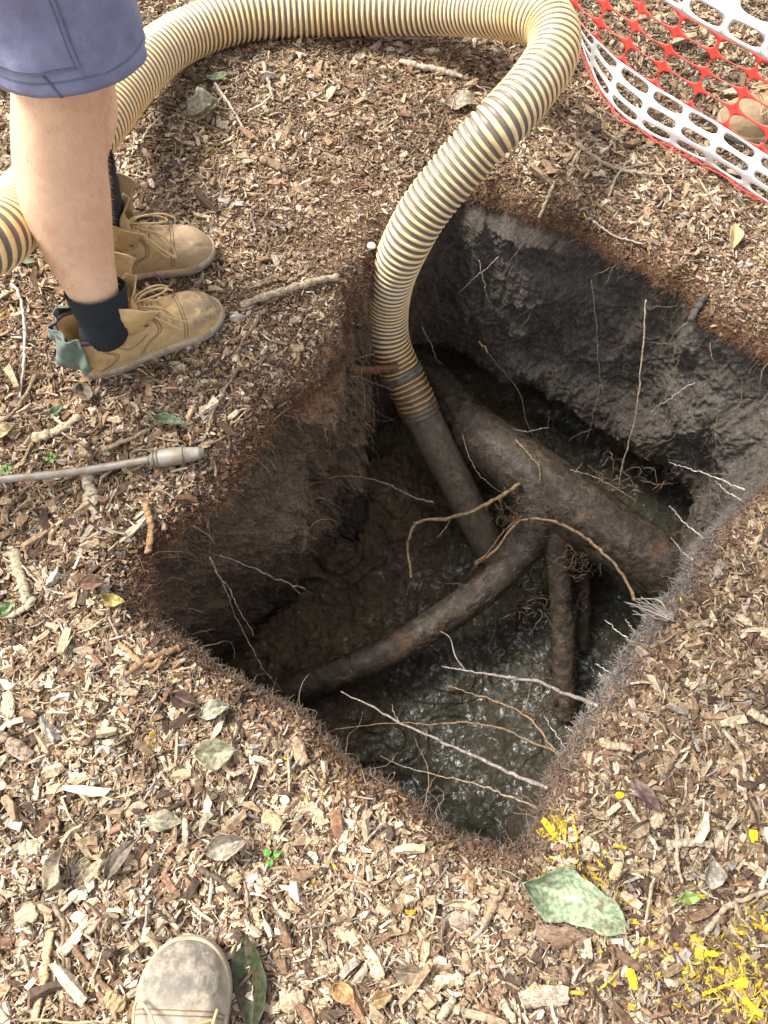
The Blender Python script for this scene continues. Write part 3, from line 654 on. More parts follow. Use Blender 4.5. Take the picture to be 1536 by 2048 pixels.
hose = empty('vacuum_hose', tuple(P(610, 40, 0)), 'yellow and black ribbed suction hose looping over the mulch and down into the pit', 'hose')
hose_loc = Vector(hose.location)
def kid(o, par):
    o.parent = par; o.matrix_parent_inverse = Matrix.Translation(-Vector(par.location)) if par.rotation_euler.z == 0 else par.matrix_basis.inverted(); return o
hb = mesh('ribbed_tube', V.reshape(-1, 3), grid_faces(nr, K, True), M['hose'], attrs={'rib': np.clip(ribh, 0, 1).ravel(), 'mud': (endmud*.55+.45*clog+0*ph).ravel()})
kid(hb, hose)
# taped joint
i0 = np.searchsorted(sN, LEN-.145); i1 = np.searchsorted(sN, LEN-.118)
v_, f_ = tube(cp[i0:i1], OD/2+.0012+.0015*np.sin(np.arange(i1-i0)*.6), 40, False)
v_ = v_+.0015*np.stack([vnoise(v_[:, 0]*80+i*9, v_[:, 1]*80, v_[:, 2]*80) for i in range(3)], 1)
kid(mesh('tape_band', v_, f_[:1], M['tape']), hose)
e0 = cp[-1]; e0d = T[-1]
pp = [cp[-8]-e0d*.02, PD(862, 868, 2.235), PD(905, 950, 2.31), PD(948, 1035, 2.38), PD(985, 1108, 2.44)]
pl = catmull(pp, 140); pr = np.linspace(.0525, .0500, 140); v_, f_ = tube(pl, pr, 40, True)
nn_ = fbm(v_[:, 0]*30, v_[:, 1]*30, v_[:, 2]*30, 4); cen = pl[np.clip(np.arange(len(v_))//40, 0, 139)]; dr = v_-cen; dr /= np.linalg.norm(dr, axis=1)[:, None]+1e-9
v_ = v_+dr*(nn_*.0018)[:, None]
kid(mesh('nozzle_pipe', v_, f_, M['pipe']), hose)
# broken root across the hose
cr = wiggle([P(668, 712, -.03), P(705, 738, -.06), P(735, 740, -.07), P(765, 737, -.08), P(797, 735, -.10)], 40, .002, 3)
cr = catmull([PD(650, 700, 1.72), PD(700, 735, 1.86), PD(735, 741, 1.98), PD(765, 738, 2.045), PD(795, 733, 2.055)], 40)
v_, f_ = tube(cr, np.linspace(.012, .010, 40)*(1+.12*np.sin(np.arange(40)*1.3)), 12)
bm_ = MB(); bm_.add(v_, f_, (.22, .105, .05))
tag(bm_.build('broken_root', M['root']), 'snapped rusty brown root stub resting across the hose joint', 'root')
thin_root([(700, 752), (730, 758), (765, 772), (790, 782)], (-.12, -.30), .0022, (.25, .17, .12), 'thin root touching the hose just under the snapped root')

# ------------------------------------------------------------------ barrier net
w0 = [(1105, -90), (1125, -30), (1142, 20), (1158, 85), (1180, 150), (1215, 211), (1272, 263), (1339, 300), (1410, 336), (1483, 382), (1560, 430), (1640, 480), (1730, 535)]
r1_ = [(1010, -120), (1060, -70), (1105, -25), (1148, 18), (1197, 57), (1253, 100), (1320, 144), (1391, 187), (1461, 230), (1536, 274), (1612, 320), (1692, 368), (1785, 424)]
npth = catmull([P(x, y, 0.0) for x, y in w0], 400); top_dir = catmull([P(x, y, 0.15) for x, y in r1_], 400); ncx = len(w0)-1
sI = np.linspace(0, ncx, 400)
ROWH = np.array([0, .035, .070, .107, .152, .194, .236, .278, .330, .394, .443, .492, .541, .590, .639, .688, .737, .786, .835, .884, .933])
def net_pt(s, hgt):
    s = np.asarray(s, float); hgt = np.interp(hgt, np.arange(21), ROWH)
    b0 = np.stack([np.interp(s, sI, npth[:, i]) for i in range(2)], -1); b1 = np.stack([np.interp(s, sI, top_dir[:, i]) for i in range(2)], -1)
    f = np.clip(hgt/.15, 0, 1.0)[..., None]; p2 = b0*(1-f)+b1*f
    sag = .007*vnoise(s*.9, hgt*9)+.010*vnoise(s*.25+5, hgt*3); p2 = p2+np.stack([.69*sag, .72*sag], -1)*sm(hgt, 0, .05)[..., None]
    z = hgt+.004*vnoise(s*.6+9, hgt*4)+.012
    return np.concatenate([p2, z[..., None]], -1)
net = empty('barrier_net', tuple(P(1410, 338, 0)), 'red and white plastic barrier netting standing at the upper right', 'barrier net')
def net_band(rows, hole, mat, name):
    NA = 32; mbn = MB(); a = np.linspace(0, 2*np.pi, NA, endpoint=False)
    # cell outline: rectangle boundary points at matching angles; hole: superellipse
    ca, sa = np.cos(a), np.sin(a); m_ = np.maximum(np.abs(ca), np.abs(sa)); rx, ry = ca/m_, sa/m_
    n_ = hole[2]; den = (np.abs(ca)**n_+np.abs(sa)**n_)**(1/n_); ex, ey = ca/den, sa/den
    # make directions agree for the elongated cell
    for r_ in rows:
        for c_ in range(ncx):
            s0 = c_+.5; h0 = r_+.5
            k1 = 1+.06*random.uniform(-1, 1)
            oS, oH = s0+rx/2, h0+ry/2
            iS, iH = s0+ex/2*hole[0]*k1, h0+ey/2*hole[1]*k1
            mS, mH = (oS*.45+iS*.55), (oH*.45+iH*.55)
            ring = []
            for S_, Hh in ((oS, oH), (mS, mH), (iS, iH)): ring.append(net_pt(S_, Hh))
            Vn = np.vstack(ring); f = grid_faces(3, NA, True); mbn.add(Vn, f)
    o = mbn.build(name, mat); bm = bmesh.new(); bm.from_mesh(o.data); bmesh.ops.remove_doubles(bm, verts=bm.verts, dist=.0004); bm.to_mesh(o.data); bm.free()
    so = o.modifiers.new('solid', 'SOLIDIFY'); so.thickness = .0016; so.offset = 0
    kid(o, net); return o
net_band([0, 1, 2], (.82, .66, 2.8), M['net_white'], 'white_mesh_band')
net_band([3, 4, 5, 6], (.985, .965, 2.35), M['net_red'], 'red_mesh_band')
net_band([7, 8, 9, 10], (.82, .64, 2.8), M['net_white'], 'white_mesh_band')
net_band([11, 12, 13, 14], (.985, .965, 2.35), M['net_red'], 'red_mesh_band')
net_band([15, 16, 17, 18, 19], (.82, .64, 2.8), M['net_white'], 'white_mesh_band')
fr = MB()
for k in range(3):
    s = np.linspace(0, ncx-.01, 260); p_ = net_pt(s, 0*s); p_[:, 2] = .006+.006*k/5+.010*np.abs(vnoise(s*2.2+k*5, 0*s)); p_[:, 0] -= .007*vnoise(s*3+k*11, 0*s)+.004; p_[:, 1] -= .009*vnoise(s*2.6+k*3, 0*s)+.003
    v_, f_ = tube(p_, .0010, 5, False); fr.add(v_, f_)
kid(fr.build('frayed_red_edge', M['net_red']), net)
# stakes that hold the net
def stake(p, h, label):
    t_ = empty('steel_stake', (p[0], p[1], 0), label, 'stake', 'steel stakes that hold the barrier net')
    m_ = MB()
    for an in (0, 2.094, 4.189):
        d_ = np.array([math.cos(an), math.sin(an), 0]); q_ = np.array([-d_[1], d_[0], 0])
        c8 = [(-.002, 0), (.002, 0), (.002, .022), (-.002, .022)]
        Vv = np.array([np.array([0, 0, zz])+q_*a_+d_*b_ for zz in (-.1, h) for a_, b_ in c8])
        m_.add(Vv, np.array([[0, 1, 5, 4], [1, 2, 6, 5], [2, 3, 7, 6], [3, 0, 4, 7], [4, 5, 6, 7]]))
    m_.build('stake_post', M['dark_steel'], t_, False)
    c_ = MB(); v_, f_ = tube([(0, 0, h), (0, 0, h+.02), (0, 0, h+.035)], [.028, .028, .016], 14); c_.add(v_, f_); c_.build('stake_cap', M['net_red'], t_)
# only the foot of one stake is in the frame, in the crook of the hose
stake(P(1060, 112, 0), .16, 'short dark stake under the crook of the bent hose')

# ------------------------------------------------------------------ boots
def interp1(x, xs, ys):
    """smooth monotone-ish interpolation"""
    return np.interp(x, xs, ys)
def boot_pt(u, v, Wk=1.0, zb=.022):
    """u heel 0 .. toe 1, v -1..1 across; local x forward, y left, z up"""
    u = np.asarray(u, float); v = np.asarray(v, float); L = .305
    uu = np.linspace(0, 1, 60)
    def smo(ys_x, ys):
        y = np.interp(uu, ys_x, ys)
        for _ in range(6): y[1:-1] = (y[:-2]+2*y[1:-1]+y[2:])/4
        return np.interp(u, uu, y)
    Wd = smo([0, .1, .3, .45, .6, .72, .85, 1], [.036, .043, .046, .044, .046, .050, .051, .047])*Wk
    cen = smo([0, .3, .55, .75, 1], [0, -.001, .002, .004, .001])
    capT = np.where(u > .72, np.clip(1-((u-.72)/.28)**2.5, 0, 1)**(1/2.3), 1); capH = np.where(u < .16, np.clip(1-((.16-u)/.16)**2.6, 0, 1)**(1/2.4), 1)
    Wd = Wd*capT*capH
    Ht = smo([0, .35, .42, .5, .58, .68, .78, .88, .95, 1], [.125, .130, .124, .108, .092, .078, .071, .067, .058, .045])
    Hh = zb+(Ht-zb)*np.where(u > .82, np.clip(1-((u-.82)/.18)**2.6, 0, 1)**(1/2.2), 1)
    a = np.abs(v); sg = np.sign(v); phi = (1-a)*np.pi/2; n = 2.35
    y1 = np.clip(np.cos(phi), 0, 1)**(2/n); z1 = np.clip(np.sin(phi), 0, 1)**(2/n)
    yF = Wd*y1; zF = zb+(Hh-zb)*z1
    # rear: outer wall, rim, inner drop
    Hc = smo([0, .1, .2, .35, .45, 1], [.128, .118, .104, .112, .125, .125]); ar = np.clip((1-a)/.55, 0, 1); ai = np.clip((.45-a)/.45, 0, 1)
    bul = 1+.10*np.sin(ar*np.pi)
    yR = np.where(a > .45, Wd*(bul-.06*ar), Wd*.94*(1-.12*sm(ai, 0, .12))*(1-ai)**.8); zR = np.where(a > .45, zb+(Hc-zb)*ar, Hc+.003*np.sin(np.clip(ai/.1, 0, 1)*np.pi)-.05*sm(ai, .05, .5)*sm(u, .03, .1))
    b = 1-sm(u, .40, .49)
    y = yF*(1-b)+yR*b; z = zF*(1-b)+zR*b
    wr = .0034*np.sin(u*95+np.abs(v)*4+np.sin(v*7)*2)*np.exp(-((u-.62)/.07)**2)*(1-a**2)      # flex creases
    x = L*u
    return np.stack([x, cen+sg*y, z+wr+.0012*fbm(u*14, v*6, o=3)*np.clip((1-a)*4, 0, 1)], -1)
def boot_outline(n=90, grow=.003, Wk=1.0):
    u = .5-.5*np.cos(np.linspace(0, np.pi, n)); p = boot_pt(u, np.full(n, 1.0), Wk); m_ = boot_pt(u, np.full(n, -1.0), Wk)
    o = np.vstack([p, m_[::-1][1:-1]])[:, :2]; c_ = o.mean(0); 
    t_ = np.roll(o, -1, 0)-np.roll(o, 1, 0); nn = np.stack([t_[:, 1], -t_[:, 0]], 1); nn /= np.linalg.norm(nn, axis=1)[:, None]+1e-9
    s_ = np.sign(((o-c_)*nn).sum(1).mean()); return o+nn*s_*grow
def build_boot(root, leath, Wk=1.0, scale=1.0, open_front=True, laces=True, seed=1, zip_=False):
    rg_ = np.random.default_rng(seed); S = scale
    NU, NV = 110, 81
    u = .5-.5*np.cos(np.linspace(0, np.pi, NU)); u = u*.5+np.linspace(0, 1, NU)*.5; v = np.linspace(-1, 1, NV)
    U, Vv = np.meshgrid(u, v, indexing='ij'); p = boot_pt(U, Vv, Wk)*S
    toe = .25+.95*sm(U, .62, .86)*(1-sm(np.abs(Vv), .6, .98))
    mesh('upper', p.reshape(-1, 3), grid_faces(NU, NV)[:, ::-1], leath, root, attrs={'toe': toe.ravel()})
    # sole
    def slab(name, z0_, z1_, g0, g1, mat, par=root):
        n_l = 5; rings = []
        for i in range(n_l):
            f = i/(n_l-1); o = boot_outline(90, g0+(g1-g0)*f+.0008*math.sin(f*3.1), Wk); rise = .008*sm(o[:, 0]/.305, .82, 1.02)*(1-.5*f)
            rings.append(np.concatenate([o, (z0_+(z1_-z0_)*f+rise)[:, None]], 1)*S)
        k = len(rings[0]); V_ = np.vstack(rings+[rings[0].mean(0)[None], rings[-1].mean(0)[None]]); bq = n_l*k
        tr = np.array([[bq, (j+1) % k, j] for j in range(k)]+[[bq+1, (n_l-1)*k+j, (n_l-1)*k+(j+1) % k] for j in range(k)])
        return mesh(name, V_, [grid_faces(n_l, k, True), tr], mat, par)
    slab('sole', 0, .010, .001, .0035, M['boot_sole']); slab('midsole', .010, .024, .003, .002, M['midsole'])
    # seams drawn as thin raised welts on the surface
    sm_ = MB()
    def seam(uv, r=.0011, lift=.0006):
        q_ = catmull([(a_, b_, 0) for a_, b_ in uv], 50); p_ = boot_pt(q_[:, 0], q_[:, 1], Wk)*S; p_[:, 2] += lift*.6; c0 = np.array([.15, 0, .05])*S
        v_, f_ = tube(p_, r, 5, False); sm_.add(v_, f_, (.2, .13, .07))
    for dv in (0, .018):
        seam([(.50-dv, -.10), (.58-dv, -.35), (.58-dv, -.6), (.50-dv, -.78), (.42-dv, -.92)]); seam([(.50-dv, .10), (.58-dv, .35), (.58-dv, .6), (.50-dv, .78), (.42-dv, .92)])
        seam([(.20+dv, -.60), (.26+dv, -.72), (.22+dv, -.85), (.12+dv, -.95)]); seam([(.20+dv, .60), (.26+dv, .72), (.22+dv, .85), (.12+dv, .95)])
        seam([(.70+dv, -.92), (.73+dv, -.5), (.74+dv, 0), (.73+dv, .5), (.70+dv, .92)], .0010)
    seam([(.30, -.62), (.36, -.72), (.44, -.72), (.50, -.62)]); seam([(.30, .62), (.36, .72), (.44, .72), (.50, .62)])
    sm_.build('stitched_seam', M['boot_thread'], root)
    # padded lining round the collar
    uu = np.concatenate([np.linspace(.42, .012, 34), np.linspace(.012, .42, 34)]); vv = np.concatenate([np.full(34, -.44), np.full(34, .44)])
    p_ = boot_pt(uu, vv, Wk)*S; p_[:, 2] += .001; v_, f_ = tube(p_, .0042*S, 9, True); lb = MB(); lb.add(v_, f_); lb.build('collar_lining', M['lining'], root)
    # tongue: curled leather sheet standing at the front of the ankle
    def sheet(name, ctr, mat, par=root, th=.003, k=14):
        ctr = np.array(ctr, float)*S; nu_, nv_ = ctr.shape[:2]
        g1 = np.array([catmull(ctr[i], k) for i in range(nu_)]); g2 = np.array([catmull(g1[:, j], k*2) for j in range(k)]).transpose(1, 0, 2)
        g2 = g2+.0012*np.stack([vnoise(g2[..., 0]*90+i, g2[..., 1]*90, g2[..., 2]*90) for i in range(3)], -1)
        o = mesh(name, g2.reshape(-1, 3), grid_faces(k*2, k), mat, par, attrs={'toe': np.zeros(k*k*2)}); so = o.modifiers.new('s', 'SOLIDIFY'); so.thickness = th*S; so.offset = 0; return o
    sheet('tongue', [[(.150, -.026, .100), (.155, 0, .106), (.150, .026, .100)], [(.142, -.030, .130), (.152, 0, .138), (.142, .030, .130)], [(.146, -.032, .160), (.160, 0, .170), (.148, .030, .158)], [(.160, -.028, .182), (.176, 0, .190), (.162, .026, .178)]], leath)
    # open collar flaps folded forward on both sides
    for sg in (-1, 1):
        z_ = 0 if sg < 0 else .012
        fl_ = sheet('collar_flap', [[(.112, sg*.042, .098), (.140, sg*.042, .098), (.162, sg*.034, .094)], [(.110, sg*.050, .128), (.138, sg*.054, .126+z_), (.166, sg*.044, .116+z_)], [(.112, sg*.054, .160), (.142, sg*.064, .156+z_), (.176, sg*.056, .138+z_)], [(.124, sg*.050, .190), (.156, sg*.066, .182+z_), (.190, sg*.062, .152+z_)]], leath)
        for q_ in ((.166, .140), (.156, .120)):
            yy_ = .0535 if q_[1] > .13 else .048; v_, f_ = tube([(q_[0]*S, sg*(yy_-.002)*S, q_[1]*S), (q_[0]*S, sg*(yy_+.0045)*S, (q_[1]+.001)*S)], .0042*S, 12); e_ = MB(); e_.add(v_, f_); e_.build('eyelet', M['eyelet_metal'], fl_)
    # laces
    if laces:
        lm = MB()
        for i in range(6):
            uu_ = .47+.026*i; vv_ = np.linspace(-.34, .34, 14); 
            p_ = boot_pt(np.full(14, uu_)+(.018 if i % 2 else -.018)*np.linspace(-1, 1, 14), vv_, Wk)*S; p_[:, 2] += .0045+.003*np.cos(vv_*4); v_, f_ = tube(p_, .0021*S, 6); lm.add(v_, f_)
        for (k_, sy) in ((0, -1), (1, 1), (2, -1), (3, 1), (4, -1)):
            b0 = np.array([.150+.008*rg_.uniform(-1, 1), .006*sy, .112]); ex_ = np.array([.040+.03*rg_.uniform(0, 1), sy*(.03+.02*rg_.uniform(0, 1)), -.030])
            pts = [b0, b0+ex_*.35+(0, 0, .016), b0+ex_*.9+(.004, 0, .010), b0+ex_*1.15+(.012, -sy*.006, -.004)]
            if k_ < 3: pts += [b0+ex_*.8+(.016, -sy*.022, .012), b0+(.01, 0, .006)]
            p_ = catmull(np.array(pts)*S, 30)
            # keep loops above the leather
            ux = np.clip(p_[:, 0]/S/.305, .3, .95); hgt = boot_pt(ux, np.zeros(30)+.15, Wk)[:, 2]*S; aw = np.abs(p_[:, 1])/(.046*S)
            p_[:, 2] = np.maximum(p_[:, 2], (hgt-.5*np.clip(aw-.3, 0, 1)*.045*S)+.004)
            v_, f_ = tube(p_, .0020*S, 6); lm.add(v_, f_)
        lm.build('laces', M['lace'], root)
    if zip_:
        zm = MB(); p_ = catmull(np.array([(.116, -.050, .176), (.112, -.050, .140), (.118, -.046, .105), (.140, -.052, .075), (.150, -.060, .070)])*S, 60)
        v_, f_ = tube(p_, .0022*S, 6); zm.add(v_, f_)
        for i in range(0, 60, 1):
            v_, f_ = tube([p_[i]+(0, -.001, 0), p_[i]+(.0045, -.0018, .001)], .0008, 4); zm.add(v_, f_)
        zm.build('zipper', M['eyelet_metal'], root)
def boot_empty(heel, toe, label, cat='boot', name='work_boot', parent=None):
    o = bpy.data.objects.new(name, None); C.objects.link(o); o.empty_display_size = .05
    o.location = (heel[0], heel[1], heel[2] if len(heel) > 2 else 0); o.rotation_euler = (0, 0, math.atan2(toe[1]-heel[1], toe[0]-heel[0]))
    if label: tag(o, label, cat)
    if parent: o.parent = parent; o.matrix_parent_inverse = parent.matrix_basis.inverted()
    return o

# ------------------------------------------------------------------ worker
hA = P(163, 742, 0); tA = P(447, 630, 0); hA[2] = .006; hB = np.array([-.705, 1.135, .006]); tB = P(432, 512, 0)
person = empty('person', (hA[0]+.12, 1.02, 0), 'worker in blue shorts and black socks standing at the left edge of the mulch', 'person')
def toworld(h_, t_, l):
    a_ = math.atan2(t_[1]-h_[1], t_[0]-h_[0]); return np.array([h_[0]+l[0]*math.cos(a_)-l[1]*math.sin(a_), h_[1]+l[0]*math.sin(a_)+l[1]*math.cos(a_), h_[2]+l[2]])
ankA = toworld(hA, tA, (.072, 0, .07)); ankB = toworld(hB, tB, (.098, 0, .07))
bb = MB()
def limb(pts, rads, n=26, k=20): etube(bb, pts, rads, n, k)
legA = [ankA, PD(205, 640, 1.545), PD(184, 575, 1.475), PD(158, 500, 1.42), PD(131, 400, 1.345), PD(119, 300, 1.265), PD(118, 210, 1.195), PD(122, 130, 1.13)+(0, .006, 0)]
legA_r = [.038, .042, .049, .063, .077, .074, .069, .070]
hip = np.array([-.47, 1.06, .96]); kneeB = np.array([-.522, 1.17, .52])
limb(legA+[(legA[-1]*.55+(hip+(0, -.05, -.06))*.45)+(0, .012, 0), hip+(0, -.05, -.04)], legA_r+[.076, .088])
limb([ankB, ankB+(.012, 0, .12), ankB+(.02, .005, .25), kneeB+(-.02, 0, -.1), kneeB, kneeB+(.02, -.02, .2), hip+(0, .05, -.04)], [.040, .046, .060, .063, .060, .075, .088])
foot = lambda h_, t_: [toworld(h_, t_, (.05, 0, .06)), toworld(h_, t_, (.13, 0, .055)), toworld(h_, t_, (.23, 0, .040))]
limb(foot(hA, tA), [.034, .034, .026], 12, 12); limb(foot(hB, tB), [.034, .034, .026], 12, 12)
ch = np.array([-.44, 1.05, 1.36])
limb([hip+(0, -.05, 0), (hip+ch)/2+(0, -.05, 0), ch+(0, -.06, 0)], [.095, .10, .11]); limb([hip+(0, .05, 0), (hip+ch)/2+(0, .05, 0), ch+(0, .06, 0)], [.095, .10, .11])
limb([ch+(0, -.17, .06), ch+(0, 0, .08), ch+(0, .17, .06)], [.06, .075, .06]); limb([ch+(0, 0, .08), ch+(.01, 0, .16), ch+(.02, 0, .24)], [.065, .058, .06])
hd = ch+np.array([.035, 0, .31])
limb([hd+(0, 0, -.10), hd+(.012, 0, -.06), hd+(0, 0, .0), hd+(-.01, 0, .06), hd+(-.01, 0, .10)], [.05, .066, .080, .076, .05]); limb([hd+(.06, 0, .02), hd+(.09, 0, -.03)], [.012, .017], 6, 8)
for sg in (-1, 1): limb([hd+(-.01, sg*.076, .02), hd+(-.008, sg*.086, -.02)], [.014, .011], 6, 8)
for sg in (-1, 1):   # folded arms
    sh = ch+(0, sg*.19, .05); el = ch+(.06, sg*.23, -.23); wr_ = ch+(.20, -sg*.04, -.20); ha = ch+(.17, -sg*.14, -.18+.02*sg)
    limb([sh, (sh+el)/2, el], [.056, .048, .042]); limb([el, (el+wr_)/2, wr_], [.042, .040, .028]); limb([wr_, ha], [.026, .030], 8, 12)
    for fi in range(4):
        s0 = ha+np.array([.0, -sg*.01, (fi-1.5)*.018]); limb([s0, s0+(-.02, -sg*.035, 0), s0+(-.05, -sg*.05, 0)], [.010, .009, .008], 8, 8)
    limb([wr_+(.0, -sg*.02, .02), wr_+(.01, -sg*.05, .05), wr_+(0, -sg*.07, .065)], [.012, .011, .010], 8, 8)
v_, no_, f_ = remesh(np.vstack(bb.V), [np.vstack(bb.Q), np.vstack(bb.T)], .008, 6)
# calf bulge at the back, shin flatter at the front
kid(mesh('body', v_, f_, M['skin']), person)
body_v, body_n = v_, no_
# leg hair
msk = (v_[:, 2] > .22) & (v_[:, 2] < .68) & (v_[:, 1] < 1.10); idx = np.where(msk)[0]; rgh = np.random.default_rng(3); idx = rgh.choice(idx, min(len(idx)*2, 3800), replace=True)
pp_ = v_[idx]+rgh.normal(0, .003, (len(idx), 3)); nn_ = no_[idx]; pp_ = pp_-nn_*((pp_-v_[idx])*nn_).sum(1)[:, None]-nn_*.0005
dd = nn_*.45+rgh.normal(0, .3, (len(idx), 3))+np.array([.1, 0, -.75]); dd /= np.linalg.norm(dd, axis=1)[:, None]; Ls = rgh.uniform(.005, .012, len(idx))[:, None]
p1 = pp_+dd*Ls*.6; p2_ = p1+(dd+nn_*-.25+rgh.normal(0, .2, dd.shape))*Ls*.5
pts = np.stack([pp_, p1, p2_], 1); A_ = np.cross(dd, nn_); A_ /= np.linalg.norm(A_, axis=1)[:, None]+1e-9; B_ = np.cross(dd, A_); ra = np.array([.00020, .00017, .00008])[None, :, None]
Vh = np.stack([pts+ra*(math.cos(x)*A_[:, None]+math.sin(x)*B_[:, None]) for x in (0, 2.1, 4.2)], 2); fh = grid_faces(3, 3, True)
kid(mesh('leg_hair', Vh.reshape(-1, 3), (fh[None]+np.arange(len(idx))[:, None, None]*9).reshape(-1, 4), M['leg_hair']), person)
# shorts: a flared cloth tube per leg joined over the hips, each ring placed round the thigh
def ring_tube(rings, name, mat, par, k=64, th=.003, fold=.004, seed=0):
    V_ = []; nr_ = len(rings)
    cs = catmull([r_[0] for r_ in rings], 40); rs = catmull([(r_[1], r_[2], r_[3] if len(r_) > 3 else 0) for r_ in rings], 40)
    a_ = np.linspace(0, 2*np.pi, k, endpoint=False)
    for i in range(40):
        f = fold*vnoise(a_*2.2+seed, np.full(k, i*.16))+fold*.4*vnoise(a_*7, np.full(k, i*.3))
        tl = rs[i, 2]
        V_.append(np.stack([cs[i, 0]+(rs[i, 0]+f)*np.cos(a_), cs[i, 1]+(rs[i, 1]+f)*np.sin(a_), cs[i, 2]+tl*np.sin(a_)], -1))
    return np.array(V_)
legtop = PD(125, 120, 1.12)
hemc = PD(122, 100, 1.10)
A_hem = (hemc, .112, .088, 0); 
SA = ring_tube([((hemc[0], hemc[1], hemc[2]), .122, .090), ((hemc[0]+.004, hemc[1]+.008, hemc[2]+.06), .118, .090), ((hemc[0]+.01, hemc[1]+.02, hemc[2]+.16), .114, .096), ((hip[0], hip[1]-.05, .90), .125, .12), ((hip[0], hip[1]-.02, 1.0), .125, .15)], 's', None, None)
mid_hemB = np.array([-.50, 1.19, hemc[2]-.01])
SB = ring_tube([((mid_hemB[0]+.02, mid_hemB[1], mid_hemB[2]), .105, .088), ((mid_hemB[0]+.02, mid_hemB[1]-.01, mid_hemB[2]+.12), .11, .09), ((hip[0], hip[1]+.05, .90), .122, .12), ((hip[0], hip[1]+.02, 1.0), .122, .15)], 's', None, None, seed=5)
sb = MB(); sb.add(SA.reshape(-1, 3), grid_faces(40, 64, True)); sb.add(SB.reshape(-1, 3), grid_faces(40, 64, True))
sh_o = sb.build('shorts', M['twill']); so = sh_o.modifiers.new('s', 'SOLIDIFY'); so.thickness = .0035; so.offset = 0; kid(sh_o, person)
def on_shorts(ai, fi, lift=.0025):
    """ai angle, fi 0..1 up the leg"""
    ii = np.clip(fi*39, 0, 38.999); i0_ = ii.astype(int); fr_ = (ii-i0_)[:, None]; kk = (ai/(2*np.pi)*64) % 64; k0 = kk.astype(int); k1_ = (k0+1) % 64; kf = (kk-k0)[:, None]
    g = lambda i_: SA[i_, k0]*(1-kf)+SA[i_, k1_]*kf
    p_ = g(i0_)*(1-fr_)+g(np.minimum(i0_+1, 39))*fr_; c_ = SA[i0_].mean(1); d_ = p_-c_; d_[:, 2] = 0; d_ /= np.linalg.norm(d_, axis=1)[:, None]; return p_+d_*lift
st_ = MB()
def stline(a0, f0, a1, f1, r=.0011, n=40, lift=.0022):
    p_ = on_shorts(np.linspace(a0, a1, n), np.linspace(f0, f1, n), lift); v_, f_ = tube(p_, r, 6); st_.add(v_, f_)
aS = -math.pi/2
for hh_ in (.085, .095): stline(0, hh_, 2*math.pi, hh_, .0006, 200, .0018)
stline(aS+.12, 0.0, aS-.22, .40, .0016); stline(aS+.135, 0.0, aS-.205, .40, .0008)
kid(st_.build('stitched_seam', M['seam_thread']), person)
# patch pocket on the side of the leg
g_a = np.linspace(aS-.95, aS+.42, 30); g_f = np.linspace(.16, .62, 30); GA, GF = np.meshgrid(g_a, g_f, indexing='ij'); GA = GA-.25*(GF-.16)
pk = on_shorts(GA.ravel(), GF.ravel(), .0042); po = mesh('patch_pocket', pk, grid_faces(30, 30), M['twill']); sp_ = po.modifiers.new('s', 'SOLIDIFY'); sp_.thickness = .002; sp_.offset = 0; kid(po, person)
pm_ = MB(); pg = pk.reshape(30, 30, 3); edge = np.vstack([pg[1, ::-1], pg[1:-1, 1], pg[-2]]); d0 = edge-edge.mean(0); v_, f_ = tube(edge+np.array([0, -.0016, 0]), .0009, 6); pm_.add(v_, f_); so2 = pm_.build('pocket_stitching', M['seam_thread']); so2.parent = po
# shirt
stv = ring_tube([((hip[0], hip[1], .94), .15, .19), ((hip[0]+.01, hip[1], 1.1), .14, .185), ((ch[0], ch[1], 1.3), .15, .21), ((ch[0], ch[1], 1.44), .13, .20), ((ch[0]+.01, ch[1], 1.50), .075, .085)], 's', None, None, fold=.008)
s2 = MB(); s2.add(stv.reshape(-1, 3), grid_faces(40, 64, True))
for sg in (-1, 1):
    sh = ch+(0, sg*.16, .06); el = ch+(.035, sg*.225, -.10); v_, f_ = tube(catmull([sh, (sh+el)/2, el], 12), np.linspace(.082, .066, 12), 20, False); s2.add(v_, f_)
so = s2.build('shirt', M['shirt_cloth']); m_ = so.modifiers.new('s', 'SOLIDIFY'); m_.thickness = .003; kid(so, person)
# hair cap
hm2 = MB(); a_, b_ = np.meshgrid(np.linspace(0, 2*np.pi, 32, endpoint=False), np.linspace(0.02, 1.75, 16), indexing='xy')
hv = np.stack([hd[0]-.012+.095*np.sin(b_)*np.cos(a_)*(1-.25*(np.cos(a_) > .3)*(b_ > 1)), hd[1]+.086*np.sin(b_)*np.sin(a_), hd[2]+.035+.095*np.cos(b_)], -1); hm2.add(hv.reshape(-1, 3), grid_faces(16, 32, True)); kid(hm2.build('short_hair', M['hair']), person)
# socks
def sock(path, rr_, name='sock'):
    c_ = catmull(path, 60); r_ = np.interp(np.linspace(0, 1, 60), np.linspace(0, 1, len(rr_)), rr_)
    k = 96; T_, N_v, B_v = frames(c_); an = np.linspace(0, 2*np.pi, k, endpoint=False)
    rib_ = .0006*np.sin(an*30)[None]+.0022*vnoise(np.cos(an)[None]*2+0*r_[:, None], np.sin(an)[None]*2+0*r_[:, None], np.linspace(0, 9, 60)[:, None]+0*an[None])
    V_ = c_[:, None]+(r_[:, None]+rib_)[..., None]*(np.cos(an)[None, :, None]*N_v[:, None]+np.sin(an)[None, :, None]*B_v[:, None])
    o = mesh(name, V_.reshape(-1, 3), grid_faces(60, k, True), M['sock_cloth']); s_ = o.modifiers.new('s', 'SOLIDIFY'); s_.thickness = .003; s_.offset = 0; return kid(o, person)
sock([toworld(hA, tA, (.10, 0, .055)), ankA+(0.004, 0, .02), PD(212, 655, 1.545), PD(202, 618, 1.508), PD(189, 577, 1.474)], [.030, .037, .043, .050, .056])
